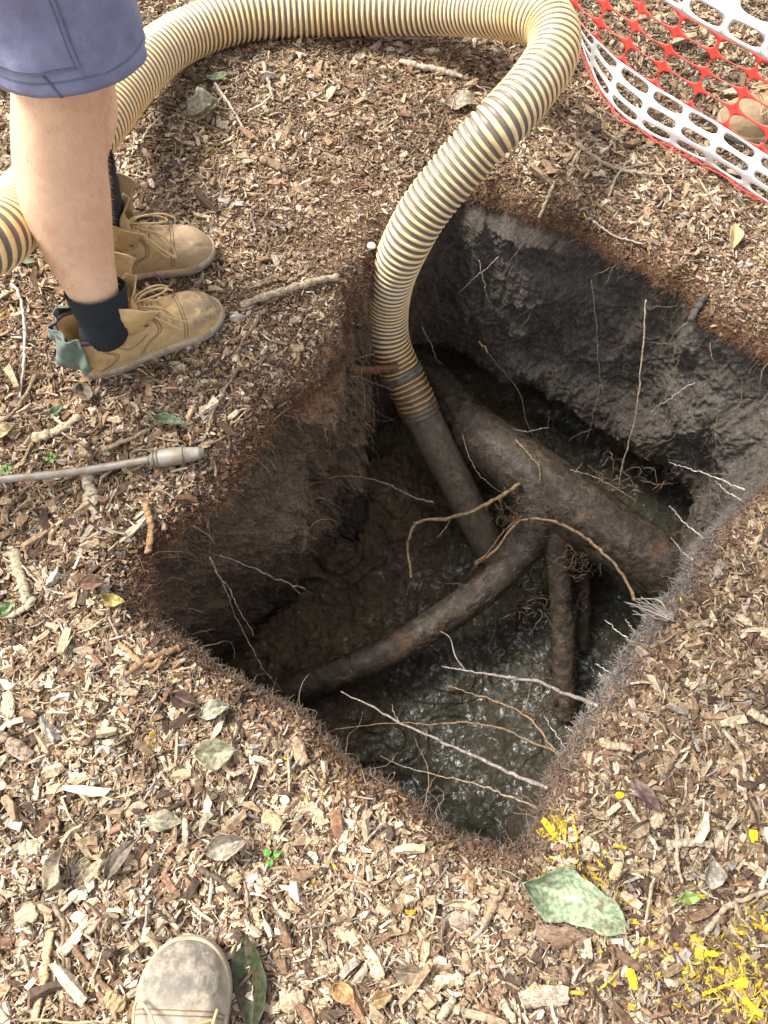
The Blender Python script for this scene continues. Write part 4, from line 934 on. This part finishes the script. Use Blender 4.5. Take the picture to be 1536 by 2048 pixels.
sock([toworld(hB, tB, (.125, 0, .055)), ankB+(.0, 0, .02), ankB+(.012, 0, .10), ankB+(.018, 0, .17), ankB+(.022, .004, .24)], [.031, .040, .050, .058, .067])
bA = boot_empty(hA, tA, None, parent=person); build_boot(bA, M['tan_leather'], 1.0, float(np.hypot(*(tA-hA)[:2]))/.305, seed=2)
bB = boot_empty(hB, tB, None, parent=person); build_boot(bB, M['brown_leather'], 1.0, float(np.hypot(*(tB-hB)[:2]))/.305, seed=4, zip_=True)
# pale green cloth cuff hanging out at the heel of the near boot
gc = MB(); nu_, nv_ = 60, 20; aa_ = np.linspace(-.15, .80, nu_)[:, None]*math.pi; hh2 = np.linspace(0, 1, nv_)[None]
ang_ = aa_+math.pi*.62; rr3 = .050+.022*hh2+.006*np.sin(aa_*7+hh2*4)+.007*vnoise(aa_*4, hh2*4+0*aa_)
gl = np.stack([.052+rr3*np.cos(ang_)*1.05, rr3*np.sin(ang_), .150-.055*hh2-.03*hh2**2+.010*np.sin(aa_*5+1)*(hh2+.2)], -1)
go = mesh('cloth_cuff', gl.reshape(-1, 3)*1.0, grid_faces(nu_, nv_), M['green_cloth'], bA); s_ = go.modifiers.new('s', 'SOLIDIFY'); s_.thickness = .0025

# photographer's boot at the near edge, and the boot behind the net
pt_toe = P(392, 1874, .0); ph_heel = pt_toe+np.array([-.012, -.36, 0])
bP = boot_empty(ph_heel, pt_toe, 'pale mud-scuffed boot toe poking in at the near edge of the mulch'); build_boot(bP, M['pale_leather'], 1.20, 1.19, seed=6)
tC = P(1436, 262, 0); hC = tC+np.array([.31, .03, 0]); bC = boot_empty(hC, tC, 'tan brown boot standing behind the barrier net'); build_boot(bC, M['brown_leather'], 1.1, 1.05, seed=8)
for b_ in (bP, bC):
    sc_ = MB(); v_, f_ = tube(catmull([(.10, 0, .06), (.075, 0, .10), (.072, 0, .17), (.07, 0, .24)], 30), np.interp(np.linspace(0, 1, 30), [0, 1], [.036, .046]), 32, False); sc_.add(v_, f_); o = sc_.build('sock', M['sock_cloth'], b_); s_ = o.modifiers.new('s', 'SOLIDIFY'); s_.thickness = .003
    b_.location.z = .006

# ------------------------------------------------------------------ water lance lying on the mulch
ln = empty('water_lance', tuple(P(300, 920, 0)), 'grey muddy metal lance with a fat nozzle lying at the left edge', 'lance')
g0 = P(-420, 1010, .035); g1 = P(-20, 962, .03); g2 = P(140, 945, .028); g3 = P(300, 919, .03); g4 = P(408, 905, .026)
lb = MB(); v_, f_ = tube(catmull([g0, g1, g2, g3], 80), .0080, 14); lb.add(v_, f_); kid(lb.build('rod', M['grey_metal']), ln)
dv = (g4-g3); nz = MB(); fr_ = [0, .03, .06, .12, .2, .45, .62, .66, .88, .93, .935, 1.0, 1.0]; ra_ = [.009, .0125, .0165, .0165, .0178, .0182, .0178, .0160, .0130, .0125, .0095, .0095, .004]
v_, f_ = tube([g3+dv*f for f in np.array(fr_)+np.arange(13)*1e-4], ra_, 24); nz.add(v_, f_); kid(nz.build('nozzle', M['grey_metal']), ln)
rg3 = MB()
for f in (.06, .13, .60): rg3 = MB(); v_, f_ = tube([g3+dv*f, g3+dv*(f+.03)], .0186, 24); rg3.add(v_, f_); kid(rg3.build('nozzle_ring', M['tape']), ln)

# ------------------------------------------------------------------ leaves, sticks and bark pieces lying on the mulch
def leaf(px, py, L_, W_, ang, colr, label, curl=.25, col2=None, lobes=0, name='fallen_leaf', cat='leaf', group='fallen leaves on the mulch', lift=.017, stem=True, tiltx=0.0):
    nu_, nv_ = 34, 15; u = np.linspace(0, 1, nu_)[:, None]; v = np.linspace(-1, 1, nv_)[None]
    wd = W_/2*np.sin(np.pi*u**.85)**1.0*(1+.04*np.sin(u*23+px)+lobes*.35*np.sign(np.sin(u*11+py))*np.abs(np.sin(u*11+py))**.5); r_ = np.random.default_rng(int(px+py))
    x = (u-.5)*L_+0*v; y = v*wd+.04*L_*np.sin(u*4+r_.uniform(0, 6)); z = curl*W_*(np.abs(v)**1.6)*(.6+.5*np.sin(u*5+r_.uniform(0, 6)))+.06*L_*np.sin(u*6+r_.uniform(0, 6))-.0012*np.exp(-(v*8)**2)+.03*W_*vnoise(u*7+px, v*3)
    fold = r_.uniform(-.35, .35); z = z+.35*np.abs(y)*(1+.4*np.sin(u*9+px))+.05*W_*np.abs(np.sin(u*30+np.abs(v)*4))*np.abs(v); z = z+fold*y*1.0+tiltx*x
    ca, sa = math.cos(ang), math.sin(ang); o0 = P(px, py, 0); zg = float(gz(o0[0], o0[1]))
    V_ = np.stack([x, y, z-z.min()*.6], -1).reshape(-1, 3); c1_ = np.array(colr)*.60; c2_ = np.array(col2 if col2 is not None else c1_*1.0)*.75
    nz_ = (.5+.5*fbm(x*60+px, y*60, o=3)).ravel()[:, None]; cc = c1_*(1-np.clip((nz_-.35)*1.6, 0, 1))+c2_*np.clip((nz_-.35)*1.6, 0, 1); vein = np.exp(-(np.broadcast_to(v, x.shape)*9)**2).ravel()[:, None]; cc = cc*(1-.6*vein)+np.clip(c1_*1.35+.04, 0, 1)*.6*vein
    m_ = MB(); m_.add(V_, grid_faces(nu_, nv_), cc, V_)
    if stem:
        v_, f_ = tube(catmull([(-.5*L_, .04*L_*0, V_[nv_//2, 2]), (-.62*L_, .01*L_, .001), (-.78*L_, -.03*L_, .0)], 8), .0011, 5); m_.add(v_, f_, c1_*.8)
    o = m_.build(name, M['leaf']); s_ = o.modifiers.new('s', 'SOLIDIFY'); s_.thickness = .0006
    o.location = (o0[0], o0[1], zg+lift); o.rotation_euler = (r_.normal(0, .08), r_.normal(0, .08), ang); tag(o, label, cat, group); return o
GG = (.22, .30, .16); GP = (.34, .42, .26); TN = (.45, .37, .24); BR = (.25, .15, .08); GB = (.36, .33, .24); YT = (.62, .46, .16); DG = (.06, .08, .03)
leaf(1145, 1808, .195, .085, -.42, (.40, .50, .30), 'large pale green torn leaf below the yellow paint patch', .15, (.24, .22, .13), .45, lift=.016)
leaf(500, 1965, .15, .060, -1.50, (.05, .065, .022), 'dark green leaf tucked beside the near boot', .05, (.07, .045, .025), lift=.012)
leaf(345, 855, .066, .030, -.15, GP, 'curled pale green leaf above the lance nozzle', .5, GG)
leaf(122, 828, .036, .020, .7, GG, 'small green leaf standing above the lance rod', .3, lift=.016)
leaf(62, 538, .046, .026, .0, GG, 'green oval leaf at the foot of the hose on the left', .15)
leaf(330, 1642, .062, .036, -.15, (.42, .38, .27), 'beige oval leaf lying alone left of the clover sprig', .15, (.33, .29, .2))
leaf(435, 1505, .075, .055, .1, (.40, .38, .24), 'mottled round leaf with a chalky midrib', .1, (.28, .24, .15))
leaf(455, 1690, .080, .045, .2, (.50, .44, .35), 'folded dry grey leaf beside the green sprig', .6, (.33, .27, .2))
leaf(430, 1420, .060, .034, .3, (.44, .43, .32), 'silvery leaf scrap near the pit edge', .3, (.3, .28, .2))
leaf(370, 1400, .055, .036, -.4, (.16, .10, .07), 'dark brown crumpled leaf near the pit edge', .5)
leaf(120, 1735, .075, .040, 1.2, (.50, .42, .30), 'papery tan leaf at the lower left', .35, (.38, .3, .2))
leaf(245, 1715, .080, .028, .9, (.24, .19, .14), 'long grey brown leaf at the lower left', .25)
leaf(415, 245, .080, .070, .6, (.38, .36, .28), 'grey torn leaf on the loose pile beside the hose', .35, (.28, .25, .18), .4)
leaf(445, 182, .066, .022, .1, (.36, .42, .24), 'slim green leaf under the hose at the top', .3)
leaf(395, 185, .040, .030, .2, (.19, .12, .08), 'small brown leaf next to the slim green leaf', .4)
leaf(925, 212, .085, .055, -.1, (.40, .33, .24), 'flat brown leaf lying right beside the hose', .12, (.33, .26, .17), .2)
leaf(615, 80, .055, .030, -.1, (.56, .58, .40), 'pale lime leaf just under the upper hose', .3)
leaf(452, 120, .060, .020, 1.0, (.28, .25, .2), 'rolled grey leaf between the hose and the green leaf', .8)
leaf(1462, 480, .070, .034, 1.45, (.66, .50, .24), 'yellow tan leaf with a long stem right of the pit', .1, (.55, .38, .15))
leaf(1400, 120, .040, .030, .4, (.46, .45, .36), 'grey leaf seen through the top white net', .3)
leaf(1388, 190, .055, .036, 1.0, (.40, .41, .32), 'grey green leaf behind the red netting', .35)
leaf(1060, 1570, .0, .0, 0, TN, 'x') if False else None
leaf(1285, 1590, .075, .028, -1.0, (.22, .14, .12), 'purple brown narrow leaf right of the pit corner', .35)
leaf(1370, 1792, .036, .020, .2, (.28, .40, .10), 'small bright green leaf at the lower right', .35, (.5, .45, .1))
leaf(1410, 1745, .050, .034, 1.3, (.40, .36, .28), 'grey curled leaf above the small bright green one', .4)
leaf(690, 1985, .045, .030, -.7, (.60, .36, .15), 'orange brown leaf at the bottom edge', .3)
leaf(765, 1995, .035, .025, .2, (.58, .38, .18), 'second orange leaf to the right at the bottom edge', .4)
leaf(15, 870, .060, .028, .5, (.56, .46, .24), 'yellowish leaf at the left edge above the lance', .3)
leaf(180, 800, .050, .034, -1.0, (.28, .22, .16), 'brown folded leaf below the boot heel', .5)
leaf(225, 1198, .050, .024, -.3, YT, 'ochre pointed leaf at the left pit corner', .5)
leaf(190, 1170, .055, .030, .1, (.27, .15, .10), 'red brown curled leaf beside the ochre one', .4)
leaf(35, 1480, .030, .020, 1.2, (.20, .32, .12), 'tiny green leaf at the far left edge', .3) if False else None
leaf(15, 1220, .045, .018, .9, (.25, .36, .14), 'narrow green leaf at the left edge', .3)
leaf(1270, 1655, .050, .024, .6, (.30, .21, .13), 'brown leaf scrap right of the yellow paint', .35)
leaf(820, 1945, .060, .030, -.2, (.36, .27, .18), 'flat brown leaf scrap at bottom centre', .2)
# green clover sprig
spr = empty('green_sprig', tuple(P(542, 1713, 0.0)), 'tiny bright green sprig growing in the mulch', 'sprig')
def sprig(par, n, s_, col=(.09, .26, .035)):
    p0 = np.array(par.location); zb_ = float(gz(p0[0], p0[1]))
    for i in range(n):
        an = i*2*math.pi/n+.4; m_ = MB(); u = np.linspace(0, 1, 8)[:, None]; v = np.linspace(-1, 1, 5)[None]; x = .003+u*s_+0*v; y = v*s_*.42*np.sin(np.pi*u**.8); z = .012+.004*np.sin(u*3)+.002*np.abs(v)
        Vl = np.stack([x*math.cos(an)-y*math.sin(an), x*math.sin(an)+y*math.cos(an), z+zb_], -1).reshape(-1, 3); m_.add(Vl, grid_faces(8, 5), np.array(col)); o = m_.build('leaf_blade', M['leaf'], par); q_ = o.modifiers.new('s', 'SOLIDIFY'); q_.thickness = .0005
    m_ = MB(); v_, f_ = tube([(0, 0, zb_-.004), (.001, 0, zb_+.013)], .0008, 6); m_.add(v_, f_, col); m_.build('stem', M['leaf'], par)
sprig(spr, 3, .015)
for (px, py, lb_) in ((105, 918, 'small green seedling just above the lance rod'), (12, 940, 'green seedling at the left edge beside the lance')):
    s2_ = empty('seedling', tuple(P(px, py, 0.0)), lb_, 'seedling'); sprig(s2_, 4, .012, (.14, .27, .06))

def stick(pp, r0, colr, label, r1=None, name='stick', group='sticks lying on the mulch', z=.014, amp=.003, flat=1.0, cat='stick', kids=()):
    pts = []
    for (a_, b_) in pp:
        q_ = P(a_, b_, 0); pts.append((q_[0], q_[1], float(gz(q_[0], q_[1]))+z))
    n = 16+8*len(pp); c_ = wiggle(pts, n, amp, int(pp[0][0]+pp[0][1])); r0 *= .85; ra = np.linspace(r0, (r1*.85 if r1 else r0*.7), n)*(1+.22*vnoise(np.arange(n)*.5+pp[0][0], np.zeros(n)))
    o_ = np.array(pts[0]); m_ = MB(); v_, f_ = tube(c_-o_, ra, 9); v_ = v_+r0*.10*np.stack([vnoise(v_[:, 0]*150+i, v_[:, 1]*150, v_[:, 2]*150) for i in range(3)], 1)
    if flat != 1.0: zz = v_[:, 2]-np.interp(np.arange(len(v_)), np.arange(n*9), np.repeat(c_[:, 2]-o_[2], 9)); v_[:, 2] -= zz*(1-flat)
    colr = np.array(colr)*.80; m_.add(v_, f_, colr)
    for kp, kr in kids:
        kk = []
        for (a_, b_) in kp: q_ = P(a_, b_, 0); kk.append(np.array((q_[0], q_[1], float(gz(q_[0], q_[1]))+z))-o_)
        v_, f_ = tube(wiggle(kk, 12, amp*.5, 5), np.linspace(kr, kr*.6, 12), 7); m_.add(v_, f_, colr)
    o = m_.build(name, M['stick']); o.location = tuple(o_); tag(o, label, cat, group); return o
SG = (.46, .42, .36); SB_ = (.33, .24, .16); SD = (.17, .11, .07); SP = (.58, .48, .33)
stick([(485, 620), (560, 590), (620, 570), (675, 550)], .0100, (.50, .40, .27), 'thick pale stick pointing at the hose from the boot', .0095, z=.018)
stick([(30, 578), (50, 610), (54, 700), (45, 800)], .0048, (.60, .55, .47), 'pale bent twig left of the boot heel')
stick([(75, 755), (55, 800), (15, 840), (-20, 862)], .0055, SB_, 'brown twig reaching the left edge below the bent twig')
stick([(480, 740), (455, 780), (430, 825), (425, 850)], .0038, SB_, 'brown twig lying below the near boot toe')
stick([(530, 630), (500, 670), (475, 715)], .0040, SB_, 'short twig right of the near boot toe')
stick([(800, 128), (840, 140), (880, 145), (925, 157)], .0095, (.52, .44, .33), 'knobbly pale stick inside the loop of the hose', .007)
stick([(690, 68), (760, 78), (855, 90)], .0065, (.46, .37, .27), 'pale stick lying right under the upper hose')
stick([(1150, 290), (1200, 325), (1250, 345), (1325, 355)], .0062, (.42, .33, .23), 'long curved twig above the grey wall')
stick([(1420, 575), (1405, 600), (1395, 618)], .0105, (.10, .085, .075), 'charred dark stick end at the edge of the grey wall', .009)
stick([(1215, 400), (1240, 345), (1300, 330)], .0045, (.40, .32, .24), 'forked twig crossing the long curved one', kids=(((1240, 345), (1262, 318)), .0025) and [(((1240, 345), (1262, 318)), .0025)])
stick([(1190, 430), (1230, 455), (1290, 480)], .0028, (.55, .46, .36), 'thin pale twig near the yellow tan leaf')
stick([(400, 1735), (440, 1760), (480, 1795)], .0058, (.16, .11, .085), 'dark twig lying below the folded dry leaf', z=.018)
stick([(115, 1810), (135, 1850), (137, 1930), (150, 1990)], .0045, SB_, 'brown twig at the lower left near the long splinter')
stick([(110, 1860), (95, 1960), (78, 2035)], .0085, (.58, .46, .26), 'long pale splinter at the lower left', .007, flat=.5)
stick([(140, 1870), (185, 1930), (230, 1980)], .0070, (.28, .17, .10), 'reddish bark strip left of the near boot', flat=.6)
stick([(260, 1860), (280, 1905), (300, 1950)], .0035, (.20, .15, .11), 'thin dark twig touching the near boot')
stick([(0, 1470), (30, 1485), (65, 1510)], .0110, (.36, .27, .19), 'stout brown stick at the left edge', .010)
stick([(240, 1290), (300, 1330), (330, 1300), (345, 1295)], .0060, (.42, .27, .15), 'curled orange bark strip at the left rim', z=.02)
stick([(350, 1292), (300, 1318), (255, 1350)], .0080, (.30, .18, .10), 'split brown stick at the left rim', flat=.7, z=.02)
stick([(230, 1300), (270, 1318), (290, 1335)], .0055, (.56, .46, .33), 'pale split stick beside the brown one at the left rim')
stick([(35, 1120), (60, 1150), (100, 1180), (130, 1190)], .0030, (.52, .43, .32), 'thin curved twig at the left edge below the lance')
stick([(290, 1010), (300, 1040), (290, 1080), (285, 1092)], .0085, (.46, .28, .14), 'orange brown bark strip standing at the left rim', .008, flat=.5, z=.02)
stick([(72, 880), (120, 862), (165, 842)], .0130, (.55, .43, .28), 'broad pale wood piece above the lance rod', .009, flat=.6)
stick([(215, 905), (255, 890), (300, 870)], .0055, (.48, .38, .26), 'straight pale splinter just above the lance')
stick([(25, 1100), (40, 1150), (50, 1190), (62, 1205)], .0130, (.52, .42, .28), 'pale gnarled bark chunk at the left edge', .012, flat=.7)
stick([(5, 1230), (30, 1225), (65, 1205)], .0100, (.58, .46, .30), 'pale wood piece below the gnarled chunk', flat=.6)
stick([(175, 945), (185, 985), (195, 1010)], .0150, (.50, .42, .30), 'whitish fungus eaten bark piece under the lance', .012, flat=.7)
stick([(1250, 1600), (1275, 1640), (1300, 1680), (1315, 1700)], .0055, (.46, .38, .28), 'slender pale stick standing out on the right mulch')
stick([(1405, 1865), (1440, 1820), (1480, 1795), (1530, 1778)], .0065, (.38, .29, .20), 'curved brown stick at the lower right')
stick([(1440, 1460), (1465, 1500), (1480, 1560), (1478, 1600)], .0050, (.36, .27, .19), 'long thin brown stick near the right edge')
stick([(1490, 1425), (1540, 1455)], .0100, (.44, .34, .23), 'thick short stick at the right edge', flat=.8)
stick([(1205, 1485), (1235, 1492), (1262, 1500)], .0105, (.46, .34, .22), 'chunky wood piece right of the lip', flat=.8, z=.018)
stick([(1330, 1690), (1370, 1683), (1418, 1690)], .0100, (.36, .29, .21), 'grey flat bark strip on the right mulch', flat=.5)
stick([(1520, 1655), (1530, 1720), (1510, 1775)], .0060, (.60, .55, .45), 'bleached stick at the right edge')
stick([(1345, 1650), (1350, 1720), (1356, 1765)], .0050, (.40, .31, .22), 'straight brown twig above the small green leaf')
stick([(1010, 1870), (1040, 1800), (1020, 1790)], .0055, (.27, .18, .12), 'dark twig left of the large green leaf') if False else None
stick([(968, 1850), (990, 1810), (1008, 1775)], .0085, (.36, .25, .16), 'brown split stick left of the large green leaf', flat=.7)
stick([(600, 1855), (640, 1853), (720, 1835)], .0022, (.22, .18, .15), 'thin grey wire-like twig below the pit')
stick([(1005, 2005), (1025, 2040)], .0085, (.60, .48, .33), 'pale chunky stick at the bottom edge', flat=.7)
stick([(880, 2035), (900, 2005), (905, 1998)], .0085, (.55, .43, .30), 'peg shaped pale wood piece at bottom centre')
stick([(1060, 1972), (1095, 1975), (1165, 1985)], .0060, (.62, .44, .06), 'yellow painted stick at the bottom edge', flat=.7)
stick([(1400, 1985), (1450, 1968), (1480, 1960)], .0038, (.66, .47, .03), 'bright yellow painted stick in the bottom right corner', flat=.6) 
stick([(-20, 2034), (120, 2035), (265, 2040)], .0030, (.55, .42, .26), 'long thin twig along the bottom left edge')
stick([(530, 150), (542, 190), (550, 225)], .0060, (.45, .36, .26), 'upright brown stick above the trodden patch')
stick([(435, 190), (470, 240), (500, 288)], .0045, (.48, .42, .34), 'grey twig over the loose pile beside the grey leaf')
stick([(395, 260), (430, 235), (460, 205)], .0030, (.52, .42, .28), 'thin tan twig crossing the grey one')
stick([(330, 245), (300, 275), (285, 300)], .0030, (.6, .5, .36), 'thin pale splinter just below the hose')
stick([(520, 320), (550, 335), (575, 345)], .0140, (.30, .20, .13), 'dark reddish bark lump on the trodden patch', flat=.6)
stick([(600, 1700), (612, 1740)], .0001, SP, 'x') if False else None
stick([(1085, 410), (1100, 385), (1108, 365)], .0055, (.42, .32, .22), 'brown stick at the top corner of the pit')
def chunk(px, py, L_, W_, T_, ang, colr, label, name='bark_chunk', grp='large wood pieces in the mulch'):
    r_ = np.random.default_rng(int(px*3+py)); n = 9; bm = bmesh.new(); secs = []
    for i in range(n):
        f = i/(n-1)*2-1; wv = W_/2*(1-abs(f)**4*.45)*(1+.12*r_.normal()); tv = T_/2*(1-abs(f)**4*.4)*(1+.12*r_.normal())
        secs.append([(f*L_/2+r_.normal()*.03*L_, wv*math.cos(a_)*(1+.12*r_.normal()), tv*math.sin(a_)*(1+.15*r_.normal())+.05*L_*math.sin(f*2+px)) for a_ in np.linspace(0, 2*np.pi, 9, endpoint=False)])
    V_ = np.array(secs).reshape(-1, 3); V_ = np.vstack([V_, V_[:9].mean(0), V_[-9:].mean(0)]); tr = np.array([[81, (j+1) % 9, j] for j in range(9)]+[[82, 72+j, 72+(j+1) % 9] for j in range(9)])
    m_ = MB(); m_.add(V_, [grid_faces(n, 9, True), tr], colr, V_); o = m_.build(name, M['chip'], smooth=False); q_ = P(px, py, 0); o.location = (q_[0], q_[1], float(gz(q_[0], q_[1]))+.010+T_*.3); o.rotation_euler = (r_.normal(0, .15), r_.normal(0, .12), ang); tag(o, label, 'wood piece', grp)
for a_ in ((40, 1500, .050, .022, .010, -.5, (.34, .25, .18), 'dark brown wood piece above the stout stick at the left edge'),
    (20, 1410, .052, .022, .010, -1.2, (.58, .46, .3), 'pale square-ended chip at the left edge'),
    (65, 1695, .034, .028, .010, .1, (.55, .45, .30), 'squarish beige chip at the lower left'),
    (160, 1790, .030, .020, .008, .2, (.66, .57, .42), 'white-ended chip right of the papery leaf'),
    (240, 1995, .034, .026, .014, -.6, (.45, .31, .17), 'rounded orange chip left of the near boot'),
    (60, 1830, .036, .030, .012, .6, (.54, .44, .29), 'weathered broad chip at the lower left edge'),
    (595, 1500, .052, .022, .012, -1.1, (.40, .27, .17), 'upright grooved brown chip at the pit edge'),
    (545, 1640, .040, .024, .012, -.7, (.52, .37, .20), 'grooved ochre chip beside the dry leaf'),
    (465, 1765, .036, .020, .010, .9, (.48, .36, .22), 'tan grooved chip below the dark twig'),
    (585, 2000, .040, .026, .012, .4, (.50, .38, .25), 'broad chip right of the dark green leaf'),
    (755, 1945, .022, .022, .010, .2, (.62, .52, .36), 'small cube shaped pale chip at bottom centre'),
    (910, 1960, .028, .020, .010, .1, (.60, .49, .33), 'pale blocky chip at bottom centre'),
    (1260, 1955, .030, .014, .007, -1.3, (.70, .51, .03), 'bright yellow painted chip standing at the bottom right'),
    (1418, 1905, .022, .010, .006, -.1, (.80, .60, .03), 'yellow painted chip at the right of the bright green leaf'),
    (1478, 1965, .026, .016, .006, .5, (.66, .48, .03), 'largest yellow painted chip in the bottom right corner'),
    (1498, 2010, .036, .011, .006, -.7, (.66, .48, .03), 'long yellow painted chip at the bottom right corner'),
    (1498, 1670, .016, .022, .006, .1, (.80, .60, .02), 'yellow painted square chip near the right edge'),
    (1240, 1590, .014, .013, .006, .1, (.82, .62, .02), 'small yellow painted chip right of the lip'),
    (1232, 1742, .030, .018, .010, 1.0, (.50, .38, .20), 'tan chip above the large green leaf tip'),
    (1185, 1690, .030, .020, .012, -.6, (.50, .39, .26), 'pale rounded chip beside the yellow paint patch'),
    (1310, 1640, .034, .020, .012, .8, (.42, .31, .20), 'brown chip beside the purple brown leaf'),
    (925, 1840, .045, .026, .012, .1, (.36, .27, .2), 'greyish brown broad chip left of the large leaf'),
    (1120, 1870, .080, .030, .010, -.15, (.24, .16, .11), 'dark brown bark slab under the large green leaf'),
    (1090, 1990, .075, .030, .012, .05, (.40, .32, .24), 'broad grey brown bark slab at the bottom'),
    (1040, 800, .001, .001, .001, 0, (0, 0, 0), None)):
    if a_[7]: chunk(*a_)
# little seed pods and a white stone
for (px, py, rr_, cl_, lb_) in ((742, 477, .0105, (.80, .76, .68), 'white round pebble beside the hose'), (568, 1600, .0085, (.78, .74, .62), 'small white pebble near the pit edge'), (8, 1572, .0085, (.80, .66, .42), 'cream round seed at the left edge'), (300, 1682, .0050, (.7, .6, .42), 'tiny cream seed ball at the lower left')):
    bm = bmesh.new(); bmesh.ops.create_icosphere(bm, subdivisions=3, radius=rr_)
    V_ = np.array([v.co[:] for v in bm.verts]); Fi = np.array([[v.index for v in f.verts] for f in bm.faces]); bm.free(); V_ = V_*(1+.10*vnoise(V_[:, 0]*90+px, V_[:, 1]*90, V_[:, 2]*90))[:, None]*np.array([1, .88, .75])
    m_ = MB(); m_.add(V_, Fi, cl_, V_); o = m_.build('pebble', M['fibre']); q_ = P(px, py, 0); o.location = (q_[0], q_[1], float(gz(q_[0], q_[1]))+.011); tag(o, lb_, 'pebble')
